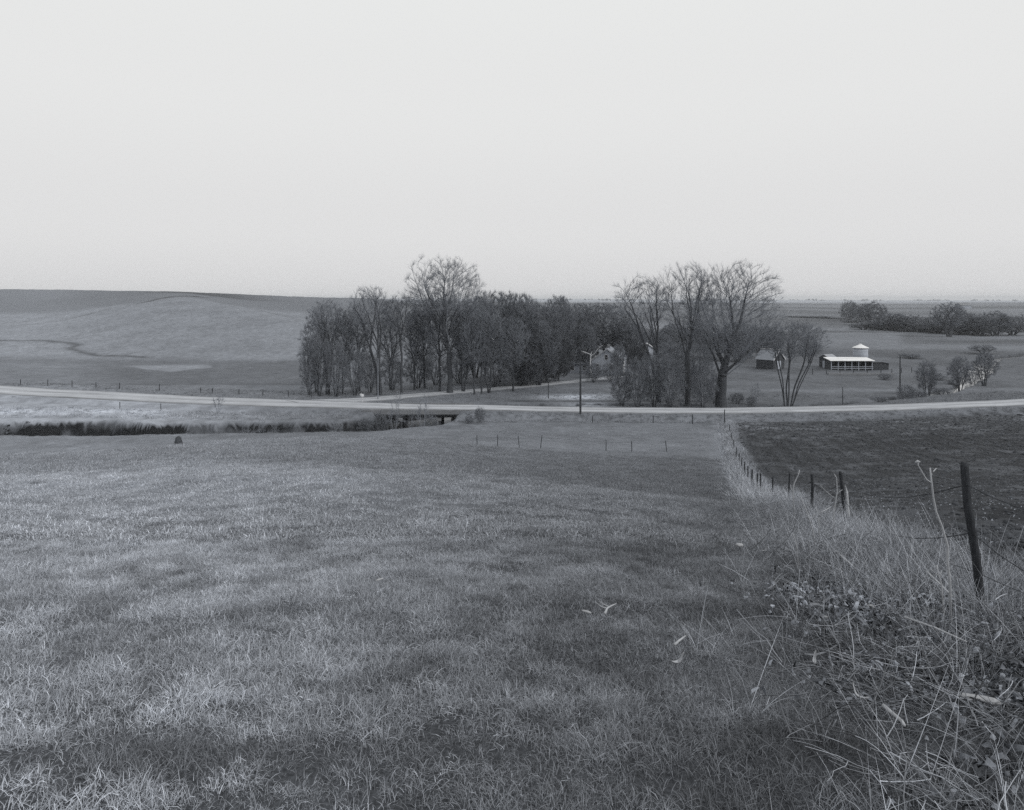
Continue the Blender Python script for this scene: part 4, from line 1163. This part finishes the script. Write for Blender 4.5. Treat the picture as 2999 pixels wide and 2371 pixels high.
def proto_coll(name, metas):
    cl = bpy.data.collections.new(name)
    for i, (V, Fq, tone, mat) in enumerate(metas):
        me = mesh_np('%s_tuft' % name, V, Fq)
        a = me.attributes.new('bt', 'FLOAT', 'POINT'); a.data.foreach_set('value', tone.astype(np.float32))
        me.materials.append(mat)
        o = bpy.data.objects.new('%s_tuft_%02d' % (name, i), me); cl.objects.link(o)
    return cl

def scatter(name, X, Y, scale, tone, coll, label, zoff=0, tilt=.1, seed=0):
    g = np.random.default_rng(seed + 100)
    n = len(X)
    Z = height(X, Y) + zoff
    me = bpy.data.meshes.new(name); me.vertices.add(n)
    me.vertices.foreach_set('co', np.stack([X, Y, Z], -1).astype(np.float32).ravel())
    rot = np.stack([g.normal(0, tilt, n), g.normal(0, tilt, n), g.uniform(0, 6.28, n)], -1).astype(np.float32)
    a = me.attributes.new('rot', 'FLOAT_VECTOR', 'POINT'); a.data.foreach_set('vector', rot.ravel())
    a = me.attributes.new('sc', 'FLOAT', 'POINT'); a.data.foreach_set('value', scale.astype(np.float32))
    a = me.attributes.new('tone', 'FLOAT', 'POINT'); a.data.foreach_set('value', tone.astype(np.float32))
    a = me.attributes.new('pick', 'INT', 'POINT'); a.data.foreach_set('value', g.integers(0, len(coll.objects), n).astype(np.int32))
    o = link_mesh(name, me)
    ng = bpy.data.node_groups.new(name, 'GeometryNodeTree')
    ng.interface.new_socket('Geometry', in_out='INPUT', socket_type='NodeSocketGeometry')
    ng.interface.new_socket('Geometry', in_out='OUTPUT', socket_type='NodeSocketGeometry')
    N_ = ng.nodes; L = ng.links
    gi = N_.new('NodeGroupInput'); go = N_.new('NodeGroupOutput')
    ci = N_.new('GeometryNodeCollectionInfo'); ci.inputs['Collection'].default_value = coll
    ci.inputs['Separate Children'].default_value = True; ci.inputs['Reset Children'].default_value = True
    ip = N_.new('GeometryNodeInstanceOnPoints'); ip.inputs['Pick Instance'].default_value = True
    def na(nm, ty):
        x = N_.new('GeometryNodeInputNamedAttribute'); x.data_type = ty; x.inputs[0].default_value = nm; return x.outputs[0]
    er = N_.new('FunctionNodeEulerToRotation')
    L.new(na('rot', 'FLOAT_VECTOR'), er.inputs[0])
    L.new(gi.outputs[0], ip.inputs['Points']); L.new(ci.outputs[0], ip.inputs['Instance'])
    L.new(er.outputs[0], ip.inputs['Rotation'])
    L.new(na('sc', 'FLOAT'), ip.inputs['Scale']); L.new(na('pick', 'INT'), ip.inputs['Instance Index'])
    L.new(ip.outputs[0], go.inputs[0])
    md = o.modifiers.new('scatter', 'NODES'); md.node_group = ng
    return tag(o, label, kind='stuff')

def sample(y0, y1, dens, seed, cond=None, xpad=1.0, k=.80):
    g = np.random.default_rng(seed)
    area = k * (y1*y1 - y0*y0) + 2*xpad*(y1-y0)
    n = int(area*dens)
    Y = np.sqrt(g.uniform(y0*y0, y1*y1, n)); X = g.uniform(-1, 1, n) * (k*Y + xpad)
    if cond is not None:
        m = cond(X, Y); X, Y = X[m], Y[m]
    return X, Y

DARK = []  # bottom-edge patches: shade and vignetting painted into grass tone; the rest darker grass
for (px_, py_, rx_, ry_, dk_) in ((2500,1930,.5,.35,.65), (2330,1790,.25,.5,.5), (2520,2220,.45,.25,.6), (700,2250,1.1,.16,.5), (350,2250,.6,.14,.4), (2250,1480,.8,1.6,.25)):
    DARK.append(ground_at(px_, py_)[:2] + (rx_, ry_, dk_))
def tone_at(X, Y):
    """dry grass is palest at the left and on the rises, greener and darker to the right"""
    u = UC + F * X / np.maximum(Y, 3)
    fd = X - fence_x(Y)
    t = .40 - .17 * ss(200, 1900, u)
    n_ = fbm(X/1.6, Y/2.4, 3, 201); n2 = fbm(X/.35, Y/.5, 2, 202); n3 = fbm(X/5, Y/6, 2, 203)
    n4 = fbm(X/.11, Y/.13, 2, 208)
    t = t * np.clip(.97 + .35*(n_-.5) + .55*(n2-.5) + 1.3*(n4-.5) + .2*(n3-.5), .3, 2.2)
    t = t * (1 - .28 * np.exp(-((fd + 2.3) / 1.3) ** 2) * (1 - ss(30, 60, Y))) * (1 - .12 * ss(16, 30, Y))
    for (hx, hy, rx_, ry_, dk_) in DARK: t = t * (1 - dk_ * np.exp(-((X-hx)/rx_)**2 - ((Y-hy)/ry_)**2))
    return np.clip(t, .04, .56)

pasture = lambda X, Y: (X < fence_x(Y) - .2)
c_near = proto_coll('near_grass', [blades(140, .13, .02, .08, .0024, 300+i, 2.2, bend=2.0) + (M['grass'],) for i in range(6)] + [blades(80, .10, .035, .11, .0023, 310+i, 1.8, bend=1.9) + (M['grass'],) for i in range(2)])
c_mid = proto_coll('mid_grass', [blades(110, .26, .03, .095, .0055, 320+i, 2.0, bend=1.8) + (M['grass'],) for i in range(5)])
c_far = proto_coll('far_grass', [blades(90, .5, .04, .09, .012, 330+i, 2.0, segs=2) + (M['grass'],) for i in range(4)])
def sc_of(X, Y, base=1.0):
    g = np.random.default_rng(len(X)); return base * g.uniform(.7, 1.3, len(X)) * (.8 + .5*fbm(X/.9, Y/.9, 2, 204))
g0 = np.random.default_rng(8)
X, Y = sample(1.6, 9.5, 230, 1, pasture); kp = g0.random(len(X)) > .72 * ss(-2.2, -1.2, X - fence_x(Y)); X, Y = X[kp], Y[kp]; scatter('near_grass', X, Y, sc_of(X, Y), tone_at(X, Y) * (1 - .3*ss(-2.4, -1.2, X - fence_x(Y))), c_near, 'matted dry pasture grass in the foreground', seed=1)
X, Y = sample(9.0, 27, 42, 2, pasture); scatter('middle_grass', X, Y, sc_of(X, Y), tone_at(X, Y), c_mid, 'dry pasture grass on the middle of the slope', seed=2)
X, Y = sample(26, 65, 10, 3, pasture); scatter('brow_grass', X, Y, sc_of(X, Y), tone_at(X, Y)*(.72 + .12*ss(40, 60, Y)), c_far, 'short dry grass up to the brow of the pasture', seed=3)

def mead(X, Y):
    return (X < fence_x(Y) - 1) & (polydist(X, Y, CREEK)[0] > 5.6)
X, Y = sample(65, 97, 4.5, 4, mead); scatter('meadow_grass', X, Y, .8*sc_of(X, Y), (.24 + .05*ss(900, 200, UC+F*X/Y))*(.4 + 1.2*fbm(X/2.5, Y/4, 3, 206)), c_far, 'short grass of the flat meadow before the creek and road', seed=4)

# tall dry weeds along the fence
def weeds(n, R_, h0, h1, w0, seed):
    a = blades(n, R_, h0, h1, w0, seed, lean=1.0, bend=.8, segs=4)
    b_ = blades(n*2, R_*1.2, h0*.4, h1*.5, w0*.8, seed+1, lean=1.5, bend=1.6)
    V = np.concatenate([a[0], b_[0]]); Fq = np.concatenate([a[1], b_[1]+len(a[0])]); t = np.concatenate([a[2]*1.1, b_[2]*.9])
    return V, Fq, t
c_w = proto_coll('weed', [weeds(11, .16, .25, .8, .0042, 400+i) + (M['weed'],) for i in range(5)])
c_wf = proto_coll('far_weed', [weeds(18, .3, .3, .75, .02, 420+i) + (M['weed'],) for i in range(4)])
g = np.random.default_rng(12)
def fence_band(y0, y1, n, wl, wr):
    Y = g.uniform(y0, y1, n); off = g.normal(0, 1, n); off = np.where(off < 0, off*wl, off*wr)
    return fence_x(Y) + off, Y
X, Y = fence_band(1.5, 26, 2600, .75, .45)
k_ = np.clip((16 - Y)/14, .15, 1); X = fence_x(Y) + (X - fence_x(Y)) * (.5 + 1.0*k_)
wt = .33*(.55 + .9*fbm(X/.7, Y/.7, 2, 210)); dens = fbm(X/.8, Y/1.2, 2, 211) > .40
X, Y, wt = X[dens], Y[dens], wt[dens]
scatter('fence_weeds', X, Y, g.uniform(.5, 1.15, len(X))*(.7+.3*ss(3, 7, Y)), wt, c_w, 'tangled tall dry weeds along the fence in the foreground', seed=5, tilt=.25)
X, Y = fence_band(24, 100, 2600, .55, .4)
scatter('far_fence_weeds', X, Y, g.uniform(.5, 1.1, len(X)), .33*(.6+.8*fbm(X/2, Y/2, 2, 213)), c_wf, 'pale strip of dry weeds along the fence down the slope', seed=6, tilt=.2)
# roadside and creekside dry grass
n_ = 5200
X = g.uniform(-85, 80, n_); Y = g.uniform(95.5, 106, n_)
d_ = polydist(X, Y, CREEK)[0]; dr_, pr_, _ = polydist(X, Y, ROAD); hw_ = np.interp(pr_, np.arange(len(ROAD)), np.array(ROAD)[:, 3])
uu = UC+F*X/Y
m = (d_ > 6.3) & (dr_ > hw_ + .7) & ~((X > fence_x(Y)) & (Y < 101))
m &= (Y > 100 - 4.5*(uu < 1050))
X, Y = X[m], Y[m]; uu = uu[m]
scatter('bank_grass', X, Y, g.uniform(.35, .9, len(X)), (.46 - .22*ss(300, 1100, uu))*(.5+1.0*fbm(X/3, Y/2, 2, 215)), c_wf, 'pale ungrazed grass on the banks beside road and creek', seed=7, tilt=.2)
n_ = 5200
X = g.uniform(-120, 110, n_); Y = g.uniform(113, 135, n_)
d_ = polydist(X, Y, CREEK)[0]; dr_, pr_, _ = polydist(X, Y, ROAD); dl_, pl_, _ = polydist(X, Y, LANE)
m = (d_ > 4.5) & (dr_ > 4.6) & (dl_ > 2.9); X, Y = X[m], Y[m]
scatter('verge_grass', X, Y, g.uniform(.35, .9, len(X)), .22*(.4+1.2*fbm(X/5, Y/3, 2, 217)), c_wf, 'rough grass on the far side of the road', seed=8, tilt=.2)

# clods and crop litter on the ploughed field
def rocks(seed, n=1, s=1.0):
    import bmesh
    bm = bmesh.new(); bmesh.ops.create_icosphere(bm, subdivisions=2, radius=1)
    V = np.array([v.co[:] for v in bm.verts]); Fq = np.array([[v.index for v in f.verts] for f in bm.faces]); bm.free()
    g_ = np.random.default_rng(seed)
    nse = fbm(V[:, 0]*1.3+seed, V[:, 1]*1.3+V[:, 2]*1.7, 3, seed)
    V = V * (.65 + .7*nse)[:, None] * np.array([1, g_.uniform(.6, 1), g_.uniform(.4, .7)]) * s
    return V, Fq, np.ones(len(V))
c_cl = proto_coll('clod', [rocks(500+i, s=.045) + (M['clod'],) for i in range(5)])
def flakes(seed):
    g_ = np.random.default_rng(seed); L = g_.uniform(.03, .10); w_ = g_.uniform(.009, .026)
    V = []
    for t in np.linspace(0, 1, 6):
        zc = .3*L*math.sin(t*3.1) + .008; ww = w_*(1-.8*abs(t-.4)); V += [(t*L, -ww, zc), (t*L, ww*.9, zc+.014*math.sin(t*5))]
    Fq = [(2*i, 2*i+1, 2*i+3, 2*i+2) for i in range(5)]
    return np.array(V), np.array(Fq), np.ones(len(V))
c_fl = proto_coll('flake', [flakes(520+i) + (M['clod'],) for i in range(6)])
ploughed = lambda X, Y: (X > fence_x(Y) + .5)
X, Y = sample(2, 16, 60, 21, ploughed); scatter('clods', X, Y, g.lognormal(-.1, .5, len(X)), .06*(.6+.9*g.random(len(X))), c_cl, 'dark clods on the ploughed field near the fence', seed=9)
X, Y = sample(14, 99, 9, 22, ploughed); scatter('field_clods', X, Y, (.6+Y/110)*g.lognormal(0, .5, len(X)), .065*(.6+.9*g.random(len(X))), c_cl, 'dark clods down the slope of the ploughed field', seed=10)
X, Y = sample(3, 45, 5, 23, ploughed); scatter('crop_litter', X, Y, g.uniform(.6, 1.4, len(X)), .15+.25*g.random(len(X))**2, c_fl, 'pale crop litter scattered over the ploughed field', seed=11, tilt=.3)

# slumped sods and roots along the cut bank of the creek
g = np.random.default_rng(91)
n_ = 1800
X = g.uniform(-95, -17, n_); Y = np.interp(X, [p[0] for p in CREEK[:11]], [p[1] for p in CREEK[:11]]) + 3.15 + g.normal(0, .3, n_)
kp = fbm(X/2.5, Y/9, 2, 231) > .42; X, Y = X[kp], Y[kp]
scatter('bank_sods', X, Y, g.uniform(1.5, 5, len(X)), np.where(g.random(len(X)) < .35, .16, .03)*g.uniform(.6, 1.4, len(X)), c_cl, 'slumped sods and dark soil lumps along the cut creek bank', zoff=-.05, tilt=.5, seed=44)

# litter heaps in the right foreground
def heap(px, py, rx, ry, n_, s0, s1, t0, t1, coll, name, label, seed):
    g_ = np.random.default_rng(seed); cx_, cy_, _ = ground_at(px, py)
    X = cx_ + g_.normal(0, rx, n_); Y = cy_ + g_.normal(0, ry, n_)
    scatter(name, X, Y, g_.uniform(s0, s1, n_), t0 + (t1-t0)*g_.random(n_)**2, coll, label, zoff=.06, tilt=.7, seed=seed)
heap(2600, 1800, .38, .5, 1800, .4, 1.25, .05, .42, c_fl, 'leaf_heap', 'heap of curled dead leaves and husks by the weeds at the right', 31)
heap(2560, 1790, .3, .4, 150, .15, .45, .12, .5, c_cl, 'rubble', 'small stones among the dead leaves at the right', 32)
heap(2400, 1760, .2, .2, 120, .5, 1.2, .3, .6, c_fl, 'husk_litter', 'pale husks scattered left of the leaf heap', 33)
heap(2780, 2050, .35, .35, 500, .4, 1.1, .05, .4, c_fl, 'corner_litter', 'dead stalks and leaves in the lower right corner', 34)
heap(2650, 1950, .3, .25, 220, .12, .4, .10, .4, c_cl, 'soil_crumbs', 'loose dark soil and stones below the leaf heap', 35)

# tangle of fallen stalks in the right foreground and along the fence
def fallen(seed):
    g_ = np.random.default_rng(seed); parts = []; tones = []
    for i in range(7):
        L = g_.uniform(.10, .42); th = g_.uniform(0, 6.28); k = 5
        p = np.array([g_.normal(0, .07), g_.normal(0, .07), g_.uniform(0, .05)]); P_ = [p]; el_ = g_.normal(.12, .18)
        for q in range(k):
            th += g_.normal(0, .16); el_ += g_.normal(0, .10)
            p = p + np.array([math.cos(th)*math.cos(el_), math.sin(th)*math.cos(el_), math.sin(el_)]) * L / k; P_.append(p)
        P_ = np.array(P_); r = g_.uniform(.0011, .0030)
        V, Fq = tubes(P_[:-1], P_[1:], np.linspace(r, r*.7, k), np.linspace(r*.95, r*.6, k), 4)
        parts.append((V, Fq)); tones.append(np.full(len(V), np.clip(g_.lognormal(0, .5), .3, 2.2)))
    V, Fs = merge(parts)
    return V, Fs[0], np.concatenate(tones)
c_fs = proto_coll('fallen_stalk', [fallen(560+i) + (M['weed'],) for i in range(8)])
g = np.random.default_rng(77)
n_ = 2600
Y = g.uniform(1.9, 9.0, n_); off = g.uniform(-2.3, .9, n_); X = fence_x(Y) + off
kp = (fbm(X/.5, Y/.6, 2, 221) > .42) & (g.random(n_) < ss(-2.3, -1.1, off) * (1 - .6*ss(5, 9, Y)))
X, Y = X[kp], Y[kp]
scatter('fallen_stalks', X, Y, g.uniform(.6, 1.25, len(X)), .07 + .26*g.random(len(X))**1.5, c_fs, 'tangle of fallen dead stalks below the nearest fence post', zoff=.05, tilt=.25, seed=41)
n_ = 8200
Y = g.uniform(1.9, 8.0, n_); off = g.uniform(-2.1, .7, n_); X = fence_x(Y) + off
kp = (fbm(X/.4, Y/.4, 2, 223) > .40) & (g.random(n_) < ss(-2.1, -1.2, off)); X, Y = X[kp], Y[kp]
scatter('leaf_litter', X, Y, g.uniform(.45, 1.25, len(X)), .03 + .26*g.random(len(X))**2, c_fl, 'dark leaf litter under the tangle of weeds at the right', zoff=.02, tilt=.8, seed=43)
X, Y = fence_band(8, 30, 900, .8, .5)
scatter('fence_litter', X, Y, g.uniform(.8, 1.5, len(X)), .10 + .26*g.random(len(X)), c_fs, 'fallen dead stalks among the weeds along the fence', zoff=.08, tilt=.35, seed=42)

# ------------------------------------------------------------------ single small things lying about
def stick(name, label, cat, pts, r0, r1, mat='stalk', lift=.05, forks=()):
    W_ = [ground_at(px, py) for px, py in pts]
    x0, y0, z0 = W_[0]
    e_ = empty(name, (x0, y0, z0), label, cat)
    P = [(a-x0, b_-y0, c_-z0+lift) for a, b_, c_ in W_]
    rr = list(np.linspace(r0, r1, len(P)))
    MB().tube(P, rr, 7).build('stem', M[mat], e_, True)
    for fk in forks:
        Wf = [ground_at(px, py) for px, py in fk]
        MB().tube([(a-x0, b_-y0, c_-z0+lift+.01*i) for i, (a, b_, c_) in enumerate(Wf)], list(np.linspace(r1, r1*.5, len(Wf))), 6).build('side_twig', M[mat], e_, True)
    return e_
stick('twig', 'pale forked twig lying in the grass right of centre', 'twig', [(1772,1862),(1778,1846),(1790,1836),(1805,1828)], .009, .004, forks=[[(1778,1846),(1762,1845),(1745,1834)],[(1785,1840),(1768,1835),(1755,1832)]], lift=.16)
stick('twig', 'straight pale twig above the curled husk', 'twig', [(1976,1958),(1990,1946),(2008,1932)], .009, .005, lift=.15)
stick('twig', 'thick pale stick lying by the weeds left of the leaf heap', 'stick', [(2450,1642),(2470,1662),(2498,1688)], .016, .011, lift=.12)
stick('twig', 'long bent grey branch lying across the dark hollow at the right', 'branch', [(2340,1934),(2362,1948),(2385,1952),(2420,1940),(2455,1918),(2462,1900)], .009, .005, mat='grey_wood', lift=.07)
stick('twig', 'crooked pale stick in the lower right foreground', 'stick', [(2588,2152),(2612,2176),(2640,2204),(2648,2218)], .010, .007, lift=.14)
stick('twig', 'long straight dry stalk leaning across the weeds at the lower right', 'stalk', [(2715,1772),(2750,1815),(2790,1862)], .009, .005, lift=.3)
stick('twig', 'long dry stalk slanting below the nearest fence post', 'stalk', [(2650,1900),(2740,1935),(2830,1985)], .008, .005, lift=.22)
def stone(px, py, s, label, mat='stone', seed=1, lift=.0, name='stone', cat='stone', sh=(1,1,1)):
    x, y, z = ground_at(px, py); V, Fq, _ = rocks(600+seed, s=s)
    V = V*np.array(sh)
    o = link_mesh(name, mesh_np(name, V, Fq, True), M[mat]); o.location = (x, y, z+lift+s*.3); o.rotation_euler = (0, 0, seed*1.3)
    return tag(o, label, cat)
stone(2166, 1622, .055, 'pale round stone in the grass left of the weeds, largest of the loose stones', seed=1, lift=.1)
stone(1717, 1828, .032, 'flat pale chip lying left of the forked twig', seed=2, lift=.09, sh=(1.2,.6,.35))
stone(1112, 1731, .03, 'small white scrap lying alone in the pasture left of centre', seed=3, lift=.1, sh=(1.4,.5,.4))
stone(2418, 1826, .02, 'small pale stone below the bent metal strip', seed=4, lift=.05)
stone(2705, 1945, .022, 'small pale stone on the dark soil in the right foreground', seed=5, lift=.05)
stone(2550, 1808, .03, 'small white stone at the front of the leaf heap', seed=6, lift=.08)
stone(2868, 2105, .055, 'smooth grey log like stone at the lower right corner', seed=7, lift=.08, sh=(1.8,.7,.6))
# curled husk
for (px, py, lb, rz_) in ((1968, 2000, 'curled pale husk lying below the straight twig', .3), (2385, 2005, 'pale torn husk in the dark hollow at the right', 1.2), (2540, 2118, 'bright curled husk in the lower right foreground', 2.4), (2230, 1638, 'long pale husk lying right of the largest loose stone', .1)):
    x, y, z = ground_at(px, py)
    mb = MB(); L_ = .085; V = []; Fq = []
    for i, t in enumerate(np.linspace(0, 1, 9)):
        ww = .011*math.sin(.25+2.6*t); zc = .02*(t-.5)**2*4 + (.03*max(0, t-.7)/.3)
        for j, s in enumerate(np.linspace(-1, 1, 5)): V.append((t*L_, s*ww, zc + .009*s*s))
    for i in range(8):
        for j in range(4): Fq.append((i*5+j, i*5+j+1, i*5+j+6, i*5+j+5))
    mb.poly(V, Fq); o = mb.build('husk', M['husk'], None, True); o.location = (x, y, z+.1); o.rotation_euler = (.2, -.2, rz_)
    sm = o.modifiers.new('thickness', 'SOLIDIFY'); sm.thickness = .002
    tag(o, lb, 'husk')
# bent metal strip
x, y, z = ground_at(2372, 1812)
P = [(0,0,0),(-.005,.0,.07),(.005,0,.10),(.03,0,.115),(.10,.01,.105),(.16,.02,.085)]
mb = MB()
for p in P: pass
V = []; 
for p in P: V += [(p[0], p[1]-.03, p[2]), (p[0], p[1]+.03, p[2]), (p[0]+.004, p[1]+.03, p[2]-.004), (p[0]+.004, p[1]-.03, p[2]-.004)]
Fq = []
for i in range(len(P)-1):
    for j in range(4): Fq.append((i*4+j, i*4+(j+1)%4, (i+1)*4+(j+1)%4, (i+1)*4+j))
Fq += [(0,1,2,3), tuple(len(V)-4+j for j in (3,2,1,0))]
mb.poly(V, Fq); o = mb.build('metal_strip', M['grey_wood']); o.location = (x, y, z+.04); o.scale = (.75,.75,.75)
tag(o, 'thin bent metal strip standing left of the leaf heap', 'metal strip')

# standing dead weed stalks
def weed_plant(label, Y, stem, branches, r=.009, heads=(), dxy=.0):
    X0 = (stem[0][0]-UC)/F*Y; z0 = hz(X0, Y)
    e_ = empty('dead_weed', (X0, Y, z0), label, 'weed')
    def q(px, py, k=0): return ((px-UC)/F*Y - X0, .003*k, EYE-(py-HZ)/F*Y - z0)
    P = [(0, 0, -.1)] + [q(*p) for p in stem[1:]]
    MB().tube(P, list(np.linspace(r, r*.55, len(P))), 7).build('stem', M['stalk'], e_, True)
    for i, b_ in enumerate(branches):
        Pb = [q(p[0], p[1], (k_ * (1 if i % 2 else -1))) for k_, p in enumerate(b_)]
        MB().tube(Pb, list(np.linspace(r*.55, r*.3, len(Pb))), 6).build('branch', M['stalk'], e_, True)
    for (px, py) in heads:
        c_ = q(px, py)
        MB().tube([(c_[0]-.018, c_[1], c_[2]-.002), (c_[0], c_[1], c_[2]+.006), (c_[0]+.018, c_[1], c_[2]+.002)], [.006,.012,.004], 7).build('seed_head', M['stalk'], e_, True)
weed_plant('tall bleached forked weed stalk standing left of the nearest fence post', 5.2, [(2786,1800),(2782,1705),(2774,1640),(2776,1600),(2758,1540),(2742,1500),(2734,1460),(2728,1410),(2724,1370)],
           [[(2729,1415),(2712,1403),(2697,1378),(2687,1362),(2686,1354)], [(2726,1395),(2735,1380),(2744,1371)]], r=.0105, heads=[(2688,1353)])
weed_plant('short pale weed stalk with three tips below the tall forked one', 5.0, [(2775,1800),(2757,1710),(2748,1680),(2744,1655)], [[(2752,1690),(2736,1675),(2724,1664)], [(2752,1695),(2758,1670)]], r=.007)
weed_plant('curved pale weed stalk beside the fourth fence post', 15.5, [(2328,1500),(2322,1440),(2326,1415),(2338,1390),(2342,1376)], [[(2323,1445),(2314,1420)]], r=.016)
weed_plant('pale weed stalk with long bare branches before the leaning post', 10.5, [(2440,1600),(2442,1500),(2452,1440),(2450,1400),(2444,1388)], [[(2446,1460),(2428,1446),(2412,1432),(2402,1420)], [(2450,1450),(2460,1438),(2468,1434)]], r=.010)
weed_plant('straight pale weed stalk leaning left among the weeds near the middle posts', 9.0, [(2395,1640),(2380,1550),(2362,1495),(2346,1455)], [[(2375,1530),(2385,1505)]], r=.008)
weed_plant('thin pale weed stalk with a forked top at the left side of the weeds', 9.5, [(2400,1620),(2398,1515),(2404,1500),(2432,1485)], [[(2399,1515),(2390,1480)]], r=.008)
weed_plant('leaning weed stalk left of the leaf heap', 7.5, [(2345,1640),(2332,1590),(2322,1560)], [], r=.006)
